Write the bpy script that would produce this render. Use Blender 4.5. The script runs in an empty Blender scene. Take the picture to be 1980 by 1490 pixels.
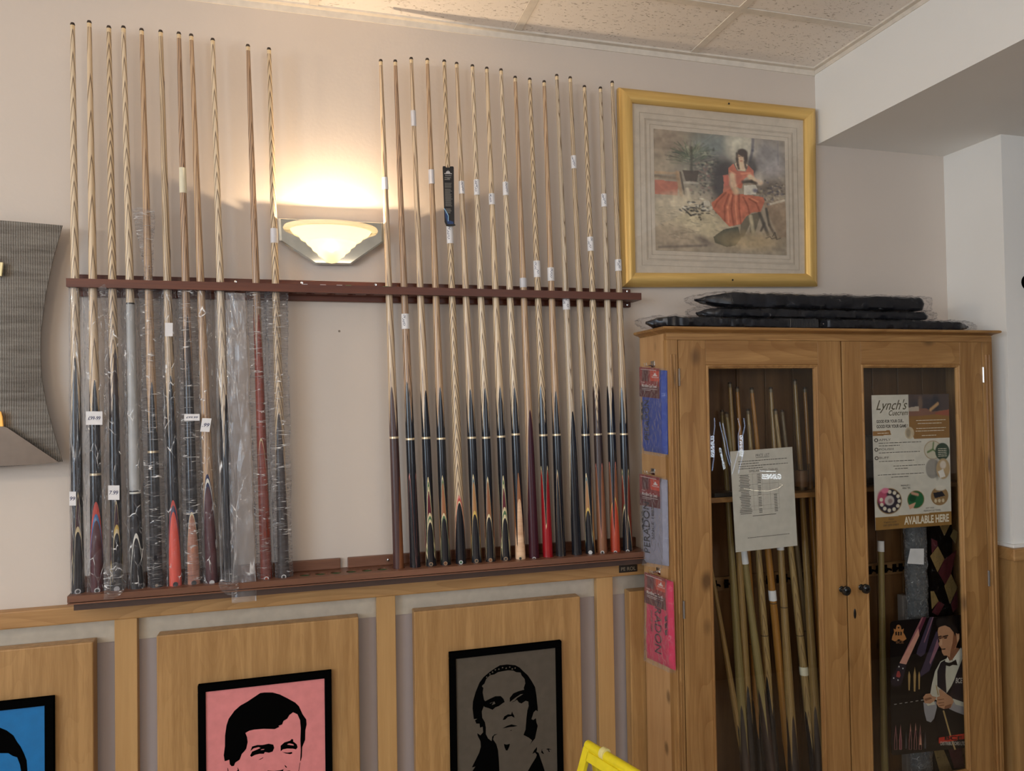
import bpy, bmesh, math, random
import numpy as np
from mathutils import Vector, Matrix, noise
from mathutils.geometry import tessellate_polygon
random.seed(4)
PI = math.pi
C = bpy.context.scene.collection
SC = bpy.context.scene

# ------------------------------------------------------------------ camera
CP = Vector((0, -2.2, 1.5)); FPX = 1407.994
AR = Vector((0.96361131, -0.26681399, -0.01623362))
AU = Vector((0.01027510, -0.02371310, 0.99966600))
AF = Vector((0.26710983, 0.96345627, 0.02010867))
cd = bpy.data.cameras.new('camera'); cam = bpy.data.objects.new('camera', cd); C.objects.link(cam)
cd.sensor_width = 36; cd.lens = 36 * FPX / 1980; cd.clip_start = 0.02
M = Matrix((AR, AU, -AF)).transposed().to_4x4(); M.translation = CP
cam.matrix_world = M; SC.camera = cam
SC.view_settings.view_transform = 'Standard'; SC.view_settings.look = 'None'
SC.view_settings.exposure = -0.2; SC.view_settings.gamma = 1
SC.cycles.transparent_max_bounces = 32
SC.cycles.max_bounces = 8
# ------------------------------------------------------------------ world and lights
w = bpy.data.worlds.new('world'); SC.world = w; w.use_nodes = True
w.node_tree.nodes['Background'].inputs[0].default_value = (0.55, 0.65, 0.8, 1)
w.node_tree.nodes['Background'].inputs[1].default_value = 0.6
def area(name, loc, target, sx, sy, power, col):
    l = bpy.data.lights.new(name, 'AREA'); l.shape = 'RECTANGLE'; l.size = sx; l.size_y = sy
    l.energy = power; l.color = col
    o = bpy.data.objects.new(name, l); C.objects.link(o); o.location = loc
    o.rotation_euler = (Vector(target) - Vector(loc)).to_track_quat('-Z', 'Y').to_euler()
    return o
area('window_daylight', (-3.3, -3.6, 1.75), (0, -3.6, 1.75), 2.6, 1.7, 108, (0.62, 0.81, 1.0))
area('rear_daylight_fill', (1.6, -5.9, 1.75), (1.6, 0, 1.75), 2.2, 1.6, 38, (0.80, 0.90, 1.0))  # unseen source, added as fill for the right side
# unseen warm fill added to brighten the ceiling and upper walls
for x, y, tx, ty in ((-3.2, -1.3, -1.6, -1.3), (-1.9, -5.8, -1.2, -4.6), (-3.2, -5.2, -2.0, -4.8)):
    area('uplight_fill', (x, y, 2.0), (tx, ty, 3.4), 0.3, 0.12, 26, (1.0, 0.84, 0.66))
for i, (x, y) in enumerate(((-0.9, -2.3), (1.5, -2.6), (0.3, -4.3))):
    area('overhead_fill', (x, y, 2.655), (x, y, 0), 0.56, 0.56, 9, (1.0, 0.80, 0.58))  # unseen panels behind the camera, added as warm fill

# ------------------------------------------------------------------ pixel + real plane -> point
def ray(x, y): return (x - 990) / FPX * AR - (y - 745) / FPX * AU + AF
def at(x, y, Y): d = ray(x, y); return CP + d * ((Y + 2.2) / d.y)
def atx(x, y, X): d = ray(x, y); return CP + d * (X / d.x)
def atz(x, y, Z): d = ray(x, y); return CP + d * ((Z - 1.5) / d.z)
def lin(c):
    return tuple(((v / 255) / 12.92 if v / 255 <= 0.04045 else ((v / 255 + 0.055) / 1.055) ** 2.4) for v in c[:3])

# ------------------------------------------------------------------ materials
def newmat(name):
    m = bpy.data.materials.new(name); m.use_nodes = True; nt = m.node_tree
    return m, nt, nt.nodes['Principled BSDF']
def nd(nt, t, **k):
    n = nt.nodes.new(t)
    for a, b in k.items():
        if a.startswith('i_'): n.inputs[int(a[2:])].default_value = b
        else: setattr(n, a, b)
    return n
def lk(nt, a, b): nt.links.new(a, b)
def mth(nt, op, a, b=None, c=None):
    n = nt.nodes.new('ShaderNodeMath'); n.operation = op
    for i, v in enumerate((a, b, c)):
        if v is None: continue
        if isinstance(v, (int, float)): n.inputs[i].default_value = v
        else: nt.links.new(v, n.inputs[i])
    return n.outputs[0]
def ramp(nt, fac, stops):
    r = nt.nodes.new('ShaderNodeValToRGB'); nt.links.new(fac, r.inputs[0])
    e = r.color_ramp.elements
    while len(e) < len(stops): e.new(0.5)
    for q, (p, c) in zip(e, stops): q.position = p; q.color = (*c, 1)
    return r.outputs[0]
def bump(nt, b, h, strength=0.2, dist=0.002):
    n = nt.nodes.new('ShaderNodeBump'); n.inputs['Strength'].default_value = strength
    n.inputs['Distance'].default_value = dist
    nt.links.new(h, n.inputs['Height']); nt.links.new(n.outputs[0], b.inputs['Normal'])
_pc = {}
def plain(name, col, rough=0.5, metal=0.0, spec=0.5, emit=None, es=0, coat=0):
    if name in _pc: return _pc[name]
    m, nt, b = newmat(name)
    tc = nd(nt, 'ShaderNodeTexCoord'); n = nd(nt, 'ShaderNodeTexNoise'); n.inputs['Scale'].default_value = 40
    lk(nt, tc.outputs['Object'], n.inputs['Vector'])
    c = ramp(nt, n.outputs['Fac'], [(0.3, tuple(v * 0.93 for v in col)), (0.7, tuple(min(1, v * 1.05) for v in col))])
    lk(nt, c, b.inputs['Base Color'])
    b.inputs['Roughness'].default_value = rough; b.inputs['Metallic'].default_value = metal
    b.inputs['Specular IOR Level'].default_value = spec; b.inputs['Coat Weight'].default_value = coat
    if emit: b.inputs['Emission Color'].default_value = (*emit, 1); b.inputs['Emission Strength'].default_value = es
    _pc[name] = m
    return m
def S(name, rgb, **k): return plain(name, lin(rgb), **k)

def wood(name, light, dark, axis='Z', knots=0.0, scale=1.0, rough=0.45, contrast=1.0, cath=0.0, coat=0.0):
    m, nt, b = newmat(name)
    tc = nd(nt, 'ShaderNodeTexCoord'); oi = nd(nt, 'ShaderNodeObjectInfo')
    add = nd(nt, 'ShaderNodeVectorMath', operation='ADD'); lk(nt, tc.outputs['Object'], add.inputs[0])
    cmb = nd(nt, 'ShaderNodeCombineXYZ')
    for i, k in enumerate((3.7, 5.1, 7.3)): lk(nt, mth(nt, 'MULTIPLY', oi.outputs['Random'], k), cmb.inputs[i])
    lk(nt, cmb.outputs[0], add.inputs[1])
    sep = nd(nt, 'ShaderNodeMapping')
    s = [1, 1, 1]; s['XYZ'.index(axis)] = 0.06
    sep.inputs['Scale'].default_value = s; lk(nt, add.outputs[0], sep.inputs['Vector'])
    n1 = nd(nt, 'ShaderNodeTexNoise'); n1.inputs['Scale'].default_value = 26 * scale; n1.inputs['Detail'].default_value = 5; n1.inputs['Distortion'].default_value = 0.6
    lk(nt, sep.outputs[0], n1.inputs['Vector'])
    n2 = nd(nt, 'ShaderNodeTexNoise'); n2.inputs['Scale'].default_value = 220 * scale; n2.inputs['Detail'].default_value = 2
    lk(nt, sep.outputs[0], n2.inputs['Vector'])
    f = mth(nt, 'MULTIPLY_ADD', n1.outputs['Fac'], 0.75, mth(nt, 'MULTIPLY', n2.outputs['Fac'], 0.25))
    if cath:
        sc2 = nd(nt, 'ShaderNodeMapping'); s2 = [1, 1, 1]; s2['XYZ'.index(axis)] = 0.16
        sc2.inputs['Scale'].default_value = s2; lk(nt, add.outputs[0], sc2.inputs['Vector'])
        n3 = nd(nt, 'ShaderNodeTexNoise'); n3.inputs['Scale'].default_value = 5.0 * scale; n3.inputs['Detail'].default_value = 1.5
        lk(nt, sc2.outputs[0], n3.inputs['Vector'])
        rr = mth(nt, 'FRACT', mth(nt, 'MULTIPLY', n3.outputs['Fac'], 22))
        rr = mth(nt, 'POWER', rr, 2.5)
        f = mth(nt, 'SUBTRACT', f, mth(nt, 'MULTIPLY', rr, 0.16 * cath))
    mid = tuple((a + c) / 2 for a, c in zip(light, dark))
    col = ramp(nt, f, [(0.5 - 0.2 / contrast, dark), (0.5, mid), (0.5 + 0.13 / contrast, light)])
    if knots:
        mp = nd(nt, 'ShaderNodeMapping'); s = [7, 7, 7]; s['XYZ'.index(axis)] = 4.5
        mp.inputs['Scale'].default_value = s; lk(nt, add.outputs[0], mp.inputs['Vector'])
        v = nd(nt, 'ShaderNodeTexVoronoi'); v.inputs['Scale'].default_value = 1.0; lk(nt, mp.outputs[0], v.inputs['Vector'])
        k = nd(nt, 'ShaderNodeMapRange'); lk(nt, v.outputs['Distance'], k.inputs[0])
        k.inputs[1].default_value = 0.05 * knots; k.inputs[2].default_value = 0.13 * knots; k.inputs[3].default_value = 1; k.inputs[4].default_value = 0
        sepc = nd(nt, 'ShaderNodeSeparateColor'); lk(nt, v.outputs['Color'], sepc.inputs[0])
        on = mth(nt, 'GREATER_THAN', sepc.outputs[0], 0.45)
        mx = nd(nt, 'ShaderNodeMix', data_type='RGBA'); lk(nt, mth(nt, 'MULTIPLY', k.outputs[0], mth(nt, 'MULTIPLY', on, 0.8)), mx.inputs[0])
        lk(nt, col, mx.inputs[6]); mx.inputs[7].default_value = (*[c * 0.35 for c in dark], 1)
        col = mx.outputs[2]
    lk(nt, col, b.inputs['Base Color']); b.inputs['Roughness'].default_value = rough
    b.inputs['Coat Weight'].default_value = coat; b.inputs['Coat Roughness'].default_value = 0.25
    bump(nt, b, f, 0.12, 0.001)
    return m

def ash(name, light, dark, A, B, ang, amp=0.3, seed=0.0, w=0.28):
    """growth rings cut through by the taper of a round shaft: arrow grain"""
    m, nt, b = newmat(name)
    tc = nd(nt, 'ShaderNodeTexCoord'); sp = nd(nt, 'ShaderNodeSeparateXYZ'); lk(nt, tc.outputs['Object'], sp.inputs[0])
    oi = nd(nt, 'ShaderNodeObjectInfo')
    fw = mth(nt, 'ADD', mth(nt, 'MULTIPLY', sp.outputs[0], math.cos(ang)), mth(nt, 'MULTIPLY', sp.outputs[1], math.sin(ang)))
    sd = mth(nt, 'ABSOLUTE', mth(nt, 'ADD', mth(nt, 'MULTIPLY', sp.outputs[0], -math.sin(ang)), mth(nt, 'MULTIPLY', sp.outputs[1], math.cos(ang))))
    d = mth(nt, 'MULTIPLY', mth(nt, 'SUBTRACT', mth(nt, 'MULTIPLY', sd, 1.1), mth(nt, 'MULTIPLY', fw, 0.4)), A)
    mp = nd(nt, 'ShaderNodeMapping'); mp.inputs['Scale'].default_value = (9, 9, 2.2); mp.inputs['Location'].default_value = (seed, seed, seed)
    lk(nt, tc.outputs['Object'], mp.inputs['Vector'])
    n = nd(nt, 'ShaderNodeTexNoise'); n.inputs['Scale'].default_value = 1.6; n.inputs['Detail'].default_value = 2; lk(nt, mp.outputs[0], n.inputs['Vector'])
    v = mth(nt, 'ADD', mth(nt, 'ADD', d, sp.outputs[2]), mth(nt, 'MULTIPLY', n.outputs['Fac'], amp))
    f = mth(nt, 'FRACT', mth(nt, 'MULTIPLY', v, B))
    line = nd(nt, 'ShaderNodeMapRange', interpolation_type='SMOOTHSTEP'); lk(nt, f, line.inputs[0])
    line.inputs[1].default_value = 1 - w; line.inputs[2].default_value = 0.97
    fin = nd(nt, 'ShaderNodeTexNoise'); mp2 = nd(nt, 'ShaderNodeMapping'); mp2.inputs['Scale'].default_value = (1, 1, 0.05)
    lk(nt, tc.outputs['Object'], mp2.inputs['Vector']); lk(nt, mp2.outputs[0], fin.inputs['Vector']); fin.inputs['Scale'].default_value = 700
    fac = mth(nt, 'ADD', mth(nt, 'MULTIPLY', line.outputs[0], 1.0), mth(nt, 'MULTIPLY', fin.outputs['Fac'], 0.30))
    col = ramp(nt, fac, [(0.1, light), (0.35, tuple(a * 0.86 for a in light)), (0.95, dark)])
    lk(nt, col, b.inputs['Base Color']); b.inputs['Roughness'].default_value = 0.32
    b.inputs['Coat Weight'].default_value = 0.25; b.inputs['Coat Roughness'].default_value = 0.2
    return m

def film(name, base=0.04, body=0.55, wid=0.05, spec=1.0, frs=1.3, white=1.0, nscale=20, stretch=(1, 1, 0.35), strength=1.0, amt=0.5, dist=0.012, thr=(0.60, 0.72), clear=0.97, rot=(0, 0, 0)):
    m, nt, b = newmat(name)
    out = nt.nodes['Material Output']
    tc = nd(nt, 'ShaderNodeTexCoord'); mp = nd(nt, 'ShaderNodeMapping'); mp.inputs['Scale'].default_value = stretch; mp.inputs['Rotation'].default_value = rot
    lk(nt, tc.outputs['Object'], mp.inputs['Vector'])
    oi = nd(nt, 'ShaderNodeObjectInfo'); ad = nd(nt, 'ShaderNodeVectorMath', operation='ADD')
    lk(nt, mp.outputs[0], ad.inputs[0]); lk(nt, mth(nt, 'MULTIPLY', oi.outputs['Random'], 13), ad.inputs[1])
    n = nd(nt, 'ShaderNodeTexNoise'); n.inputs['Scale'].default_value = nscale; n.inputs['Detail'].default_value = 3; n.inputs['Distortion'].default_value = 0.5
    lk(nt, ad.outputs[0], n.inputs['Vector'])
    # creases: thin lines where a second noise crosses its middle value
    nw = nd(nt, 'ShaderNodeTexNoise'); nw.inputs['Scale'].default_value = nscale * 0.5; lk(nt, ad.outputs[0], nw.inputs['Vector'])
    wob = nd(nt, 'ShaderNodeVectorMath', operation='MULTIPLY_ADD'); lk(nt, nw.outputs['Color'], wob.inputs[0]); wob.inputs[1].default_value = (0.05, 0.05, 0.05); lk(nt, ad.outputs[0], wob.inputs[2])
    n3 = nd(nt, 'ShaderNodeTexVoronoi', feature='DISTANCE_TO_EDGE'); n3.inputs['Scale'].default_value = nscale * 1.2; lk(nt, wob.outputs[0], n3.inputs['Vector'])
    cr = n3.outputs['Distance']
    crl = nd(nt, 'ShaderNodeMapRange', interpolation_type='SMOOTHSTEP'); lk(nt, cr, crl.inputs[0]); crl.inputs[1].default_value = 0.0; crl.inputs[2].default_value = wid; crl.inputs[3].default_value = 1; crl.inputs[4].default_value = 0
    gate = nd(nt, 'ShaderNodeMapRange', interpolation_type='SMOOTHSTEP'); lk(nt, n.outputs['Fac'], gate.inputs[0]); gate.inputs[1].default_value = 0.46; gate.inputs[2].default_value = 0.64
    crease = mth(nt, 'MULTIPLY', crl.outputs[0], gate.outputs[0])
    n4 = nd(nt, 'ShaderNodeTexNoise'); n4.inputs['Scale'].default_value = nscale * 2.3; n4.inputs['Detail'].default_value = 1; lk(nt, ad.outputs[0], n4.inputs['Vector'])
    g4 = nd(nt, 'ShaderNodeMapRange', interpolation_type='SMOOTHSTEP'); lk(nt, n4.outputs['Fac'], g4.inputs[0]); g4.inputs[1].default_value = 0.42; g4.inputs[2].default_value = 0.6
    crease = mth(nt, 'MULTIPLY', crease, mth(nt, 'MULTIPLY_ADD', g4.outputs[0], 0.8, 0.2))
    mc = nd(nt, 'ShaderNodeMix', data_type='RGBA'); lk(nt, crease, mc.inputs[0]); mc.inputs[6].default_value = (body, body, body * 1.04, 1); mc.inputs[7].default_value = (white, white, white, 1)
    lk(nt, mc.outputs[2], b.inputs['Base Color']); b.inputs['Roughness'].default_value = 0.12
    b.inputs['Specular IOR Level'].default_value = spec; b.inputs['Coat Weight'].default_value = 0.8 * spec; b.inputs['Coat Roughness'].default_value = 0.07
    h = mth(nt, 'ADD', n.outputs['Fac'], mth(nt, 'MULTIPLY', mth(nt, 'MINIMUM', cr, 0.3), 1.2))
    bp = nd(nt, 'ShaderNodeBump'); bp.inputs['Strength'].default_value = strength; bp.inputs['Distance'].default_value = dist; lk(nt, h, bp.inputs['Height'])
    lk(nt, bp.outputs[0], b.inputs['Normal']); lk(nt, bp.outputs[0], b.inputs['Coat Normal'])
    tr = nd(nt, 'ShaderNodeBsdfTransparent'); tr.inputs[0].default_value = (clear, clear, clear * 1.01, 1)
    mix = nd(nt, 'ShaderNodeMixShader')
    lw = nd(nt, 'ShaderNodeFresnel'); ge = nd(nt, 'ShaderNodeNewGeometry'); lk(nt, mth(nt, 'MULTIPLY_ADD', ge.outputs['Backfacing'], -0.905, 1.55), lw.inputs[0]); lk(nt, bp.outputs[0], lw.inputs['Normal'])
    fac = mth(nt, 'ADD', base, mth(nt, 'ADD', mth(nt, 'MULTIPLY', crease, amt), mth(nt, 'MULTIPLY', lw.outputs[0], frs)))
    fac = mth(nt, 'MINIMUM', fac, 0.85)
    lk(nt, fac, mix.inputs[0]); lk(nt, tr.outputs[0], mix.inputs[1]); lk(nt, b.outputs[0], mix.inputs[2]); lk(nt, mix.outputs[0], out.inputs[0])
    return m

def glassmat(name, gloss=(1, 1, 1), base=0.02):
    m, nt, b = newmat(name); out = nt.nodes['Material Output']
    tr = nd(nt, 'ShaderNodeBsdfTransparent'); tr.inputs[0].default_value = (0.97, 0.975, 0.965, 1)
    gl = nd(nt, 'ShaderNodeBsdfGlossy'); gl.inputs['Roughness'].default_value = 0.0
    fr = nd(nt, 'ShaderNodeFresnel'); ge = nd(nt, 'ShaderNodeNewGeometry'); lk(nt, mth(nt, 'MULTIPLY_ADD', ge.outputs['Backfacing'], -0.8333, 1.5), fr.inputs[0])
    mix = nd(nt, 'ShaderNodeMixShader'); lk(nt, fr.outputs[0], mix.inputs[0])
    lk(nt, tr.outputs[0], mix.inputs[1]); lk(nt, gl.outputs[0], mix.inputs[2]); lk(nt, mix.outputs[0], out.inputs[0])
    return m

def paint(name, col, bmp=0.15):
    m, nt, b = newmat(name)
    tc = nd(nt, 'ShaderNodeTexCoord')
    n = nd(nt, 'ShaderNodeTexNoise'); n.inputs['Scale'].default_value = 2.5; n.inputs['Detail'].default_value = 3
    lk(nt, tc.outputs['Object'], n.inputs['Vector'])
    lk(nt, ramp(nt, n.outputs['Fac'], [(0.3, tuple(c * 0.96 for c in col)), (0.7, col)]), b.inputs['Base Color'])
    n2 = nd(nt, 'ShaderNodeTexNoise'); n2.inputs['Scale'].default_value = 90; n2.inputs['Detail'].default_value = 4
    lk(nt, tc.outputs['Object'], n2.inputs['Vector'])
    bump(nt, b, n2.outputs['Fac'], bmp, 0.002)
    b.inputs['Roughness'].default_value = 0.55; b.inputs['Specular IOR Level'].default_value = 0.3
    return m

WALL = paint('wall_paint', (0.64, 0.565, 0.50))
WALLR = paint('white_wall_paint', (0.84, 0.83, 0.80))
GREYW = paint('mauve_grey_paint', (0.36, 0.31, 0.30), 0.05)
DADO = wood('dado_oak', (0.50, 0.29, 0.115), (0.35, 0.185, 0.065), 'X', cath=1.2, contrast=1.0)
POST = wood('post_oak', (0.50, 0.30, 0.12), (0.42, 0.24, 0.088), 'Z', cath=0.3, contrast=0.9)
BOARD = wood('board_oak', (0.44, 0.255, 0.098), (0.32, 0.172, 0.058), 'Z', cath=0.35, scale=1.7, contrast=1.25)
PINE = wood('antique_pine', (0.42, 0.235, 0.085), (0.25, 0.12, 0.036), 'Z', knots=1.35, cath=0.8, coat=0.12)
PINEX = wood('antique_pine_rail', (0.42, 0.235, 0.085), (0.25, 0.12, 0.036), 'X', knots=1.2, cath=0.8, coat=0.12)
PINES = wood('antique_pine_side', (0.53, 0.32, 0.15), (0.42, 0.235, 0.10), 'Z', knots=0.9, cath=0.25)
PINEB = wood('pine_backboard', (0.16, 0.08, 0.028), (0.085, 0.038, 0.013), 'Z', knots=0.6, cath=0.3)  # wood darkened to put the cabinet's inner shade into its colour
MAHOG = wood('mahogany_rail', (0.135, 0.034, 0.014), (0.070, 0.016, 0.008), 'X', contrast=1.0, rough=0.42, coat=0.0)
RACKW = wood('mahogany_base', (0.20, 0.085, 0.046), (0.115, 0.045, 0.024), 'X', contrast=1.0, rough=0.4, coat=0.1)
STEELW = plain('brushed_strip', (0.50, 0.46, 0.39), rough=0.40, metal=0.35)
GOLD = plain('gilt', (0.72, 0.46, 0.12), rough=0.36, metal=0.75)
GOLDD = plain('gilt_dark', (0.20, 0.12, 0.035), rough=0.5, metal=0.5)
BLACKW = plain('ebony', (0.010, 0.011, 0.016), rough=0.22, coat=0.3)
BLACKF = plain('black_frame_paint', (0.002, 0.002, 0.002), rough=0.6, spec=0.0)
BRASS = plain('brass', (0.75, 0.62, 0.42), rough=0.3, metal=0.6)
CHROME = plain('polished_steel', (0.7, 0.7, 0.7), rough=0.15, metal=1.0)
DARKMET = plain('dark_metal', (0.05, 0.045, 0.04), rough=0.35, metal=0.8)
TIP = plain('leather_tip', (0.045, 0.03, 0.022), rough=0.7)
PAPER = plain('white_paper', (0.74, 0.74, 0.76), rough=0.6)
CREAMP = plain('cream_label', (0.72, 0.68, 0.52), rough=0.55)
CLEARP = plain('tape_label', (0.60, 0.60, 0.64), rough=0.35)
INK = plain('pen_ink', (0.02, 0.025, 0.10), rough=0.5)
INKG = plain('grey_print', (0.22, 0.22, 0.22), rough=0.5)
FELT = plain('green_felt', (0.035, 0.085, 0.03), rough=0.9)
GLASS = glassmat('window_glass')
VEN = dict(black=BLACKW, cream=S('cream_veneer', (215, 200, 160)), green=S('green_veneer', (70, 105, 70)), red=S('red_veneer', (190, 70, 60)),
           brown=wood('rosewood', lin((150, 95, 55)), lin((95, 52, 30)), 'Z', contrast=1.4, coat=0.4), burg=S('burgundy_veneer', (92, 22, 36), rough=0.3),
           teal=S('teal_veneer', (60, 100, 120)), tan=wood('tan_splice', lin((190, 140, 85)), lin((140, 95, 50)), 'Z', coat=0.4),
           maple=wood('maple_splice', lin((232, 196, 160)), lin((200, 155, 120)), 'X', contrast=1.3, coat=0.4), yellow=S('yellow_veneer', (205, 175, 90)),
           crim=S('crimson_stain', (150, 16, 28), rough=0.28, coat=0.4), purple=wood('purpleheart', lin((72, 42, 40)), lin((45, 24, 26)), 'Z', coat=0.4),
           orange=wood('padauk', lin((185, 66, 30)), lin((130, 36, 16)), 'Z', coat=0.4), navy=S('navy_veneer', (30, 38, 80)),
           salmon=wood('salmon_splice', lin((225, 92, 72)), lin((205, 66, 52)), 'Z', coat=0.4), peach=wood('peach_splice', lin((205, 150, 115)), lin((150, 95, 80)), 'Z', coat=0.4, contrast=1.6),
           white=S('white_veneer', (225, 225, 215)), blue=S('blue_veneer', (40, 110, 170)), maroon=wood('maroon_splice', lin((105, 42, 48)), lin((62, 24, 32)), 'Z', contrast=1.5),
           redbr=wood('red_mahogany', lin((150, 60, 38)), lin((95, 34, 24)), 'Z', contrast=1.4, coat=0.3), darkbr=wood('wenge', lin((58, 42, 40)), lin((30, 21, 20)), 'Z', contrast=1.4, coat=0.3),
           silver=plain('grey_sleeve', (0.42, 0.43, 0.43), rough=0.4), gripe=S('dark_burgundy', (60, 20, 34), rough=0.3), pink=S('pink_veneer', (205, 130, 120)), walnut=wood('walnut_splice', lin((135, 88, 58)), lin((92, 56, 36)), 'Z', coat=0.4))
AL = lin((217, 198, 170)); AD = lin((97, 75, 58))
ASH = [ash('ash_arrow', AL, AD, 7, 15, -1.57, 0.16, 1, 0.34), ash('ash_wide_arrow', lin((212, 189, 157)), AD, 9.0, 8, -1.45, 0.22, 3, 0.25),
       ash('ash_close_arrow', lin((206, 183, 150)), lin((89, 67, 50)), 5.0, 24, -1.6, 0.10, 7, 0.45), ash('ash_plain', lin((208, 185, 156)), lin((122, 96, 74)), 16, 6, -1.9, 0.3, 9, 0.34),
       ash('ash_straight', lin((196, 175, 146)), lin((101, 79, 62)), 26, 7, -2.3, 0.4, 12, 0.4), ash('ash_warm', lin((192, 162, 130)), lin((123, 94, 73)), 16, 7, -1.3, 0.3, 15, 0.34),
       ash('ash_speckle', lin((200, 183, 159)), lin((128, 109, 89)), 40, 10, -2.9, 0.9, 21, 0.5), ash('ash_dark', lin((178, 148, 121)), lin((91, 68, 52)), 13, 11, -1.2, 0.3, 25, 0.4)]
FILM = film('clear_film', 0.02, frs=0.75, nscale=24, stretch=(1.6, 1.6, 0.7), rot=(0, 0.6, 0), amt=0.9, wid=0.05)
FILMC = film('crinkled_film', 0.04, frs=0.9, nscale=34, stretch=(0.5, 0.5, 2.6), amt=1.0, wid=0.09)
FILMS = film('stiff_sleeve_film', 0.04, frs=0.9, nscale=26, stretch=(2.6, 2.6, 0.16), amt=0.9, wid=0.07)
FILMD = film('loose_case_film', 0.01, nscale=30, amt=0.45, stretch=(0.9, 1.5, 1.5), white=0.4, body=0.03, spec=0.7, wid=0.035, frs=0.45)

# ------------------------------------------------------------------ mesh builder
class MB:
    def __init__(s): s.v = []; s.f = []; s.mi = []
    def add(s, vs, fs, mi=0):
        o = len(s.v); s.v += [Vector(v) for v in vs]; s.f += [tuple(i + o for i in f) for f in fs]; s.mi += [mi] * len(fs); return s
    def box(s, x0, x1, y0, y1, z0, z1, bev=0.0, mi=0):
        if bev <= 0:
            vs = [(x, y, z) for x in (x0, x1) for y in (y0, y1) for z in (z0, z1)]
            return s.add(vs, [(0, 1, 3, 2), (4, 6, 7, 5), (0, 4, 5, 1), (2, 3, 7, 6), (0, 2, 6, 4), (1, 5, 7, 3)], mi)
        bm = bmesh.new(); bmesh.ops.create_cube(bm, size=1)
        for v in bm.verts: v.co = Vector(((x0 + x1) / 2 + v.co.x * abs(x1 - x0), (y0 + y1) / 2 + v.co.y * abs(y1 - y0), (z0 + z1) / 2 + v.co.z * abs(z1 - z0)))
        bmesh.ops.bevel(bm, geom=list(bm.edges), offset=bev, segments=2, affect='EDGES', profile=0.5)
        bm.verts.index_update(); s.add([v.co.copy() for v in bm.verts], [tuple(v.index for v in f.verts) for f in bm.faces], mi); bm.free(); return s
    def tube(s, pts, rad, n=10, cap=True, mi=0):
        pts = [Vector(p) for p in pts]; R = rad if isinstance(rad, (list, tuple)) else [rad] * len(pts)
        vs = []; prev = None
        for i, p in enumerate(pts):
            t = (pts[min(i + 1, len(pts) - 1)] - pts[max(i - 1, 0)]).normalized()
            a = Vector((0, 0, 1)) if abs(t.z) < 0.9 else Vector((0, 1, 0))
            u = t.cross(a).normalized() if prev is None else (prev - t * prev.dot(t)).normalized(); prev = u
            v = t.cross(u)
            for k in range(n): th = 2 * PI * k / n; vs.append(p + (u * math.cos(th) + v * math.sin(th)) * R[i])
        fs = [(i * n + k, i * n + (k + 1) % n, (i + 1) * n + (k + 1) % n, (i + 1) * n + k) for i in range(len(pts) - 1) for k in range(n)]
        if cap: fs += [tuple(range(n))[::-1], tuple((len(pts) - 1) * n + k for k in range(n))]
        return s.add(vs, fs, mi)
    def lathe(s, prof, c, n=24, sx=1, sy=1, a0=0, a1=2 * PI, mi=0):
        full = abs(a1 - a0 - 2 * PI) < 1e-6; m = n if full else n + 1
        vs = [(c[0] + r * math.cos(a0 + (a1 - a0) * k / n) * sx, c[1] + r * math.sin(a0 + (a1 - a0) * k / n) * sy, c[2] + z) for r, z in prof for k in range(m)]
        fs = []
        for i in range(len(prof) - 1):
            for k in range(n): k2 = (k + 1) % m; fs.append((i * m + k, i * m + k2, (i + 1) * m + k2, (i + 1) * m + k))
        return s.add(vs, fs, mi)
    def prism(s, poly, vec, mi=0):
        """polygon (world points) extruded by vec"""
        poly = [Vector(p) for p in poly]; n = len(poly); vec = Vector(vec)
        tri = tessellate_polygon([poly])
        fs = [tuple(t) for t in tri] + [tuple(i + n for i in t)[::-1] for t in tri] + [(i, (i + 1) % n, (i + 1) % n + n, i + n) for i in range(n)]
        return s.add(poly + [p + vec for p in poly], fs, mi)
    def holed(s, outer, holes, z0, z1, mi=0):
        loops = [[Vector((x, y, 0)) for x, y in outer]] + [[Vector((x, y, 0)) for x, y in h] for h in holes]
        tri = tessellate_polygon(loops); flat = [p for l in loops for p in l]; n = len(flat)
        vs = [Vector((p.x, p.y, z1)) for p in flat] + [Vector((p.x, p.y, z0)) for p in flat]
        fs = [tuple(t) for t in tri] + [tuple(i + n for i in t)[::-1] for t in tri]; o = 0
        for l in loops:
            k = len(l); fs += [(o + i, o + (i + 1) % k, o + (i + 1) % k + n, o + i + n) for i in range(k)]; o += k
        return s.add(vs, fs, mi)
    def flat(s, loops, mi=0):
        loops = [[Vector(p) for p in l] for l in loops]; tri = tessellate_polygon(loops); flatv = [p for l in loops for p in l]
        return s.add(flatv, [tuple(t) for t in tri], mi)
    def build(s, name, mats, parent=None, smooth=False, fix=True, local=False):
        me = bpy.data.meshes.new(name); off = parent.matrix_world.translation if parent is not None and parent.type == 'EMPTY' and not parent.get('_rot') else Vector()
        if parent is not None and parent.type == 'MESH' and parent.get('_off') is not None: off = Vector(parent['_off'])
        if local: off = Vector()
        me.from_pydata([v - off for v in s.v], [], s.f)
        mats = mats if isinstance(mats, (list, tuple)) else [mats]
        for m in mats: me.materials.append(m)
        if len(mats) > 1: me.polygons.foreach_set('material_index', s.mi)
        if fix:
            bm = bmesh.new(); bm.from_mesh(me); bmesh.ops.remove_doubles(bm, verts=bm.verts, dist=1e-6)
            bmesh.ops.recalc_face_normals(bm, faces=bm.faces); bm.to_mesh(me); bm.free()
        if smooth:
            me.polygons.foreach_set('use_smooth', [True] * len(me.polygons)); me.set_sharp_from_angle(angle=math.radians(35))
        o = bpy.data.objects.new(name, me); C.objects.link(o)
        if parent is not None: o.parent = parent
        o['_off'] = tuple(off)
        return o
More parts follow.
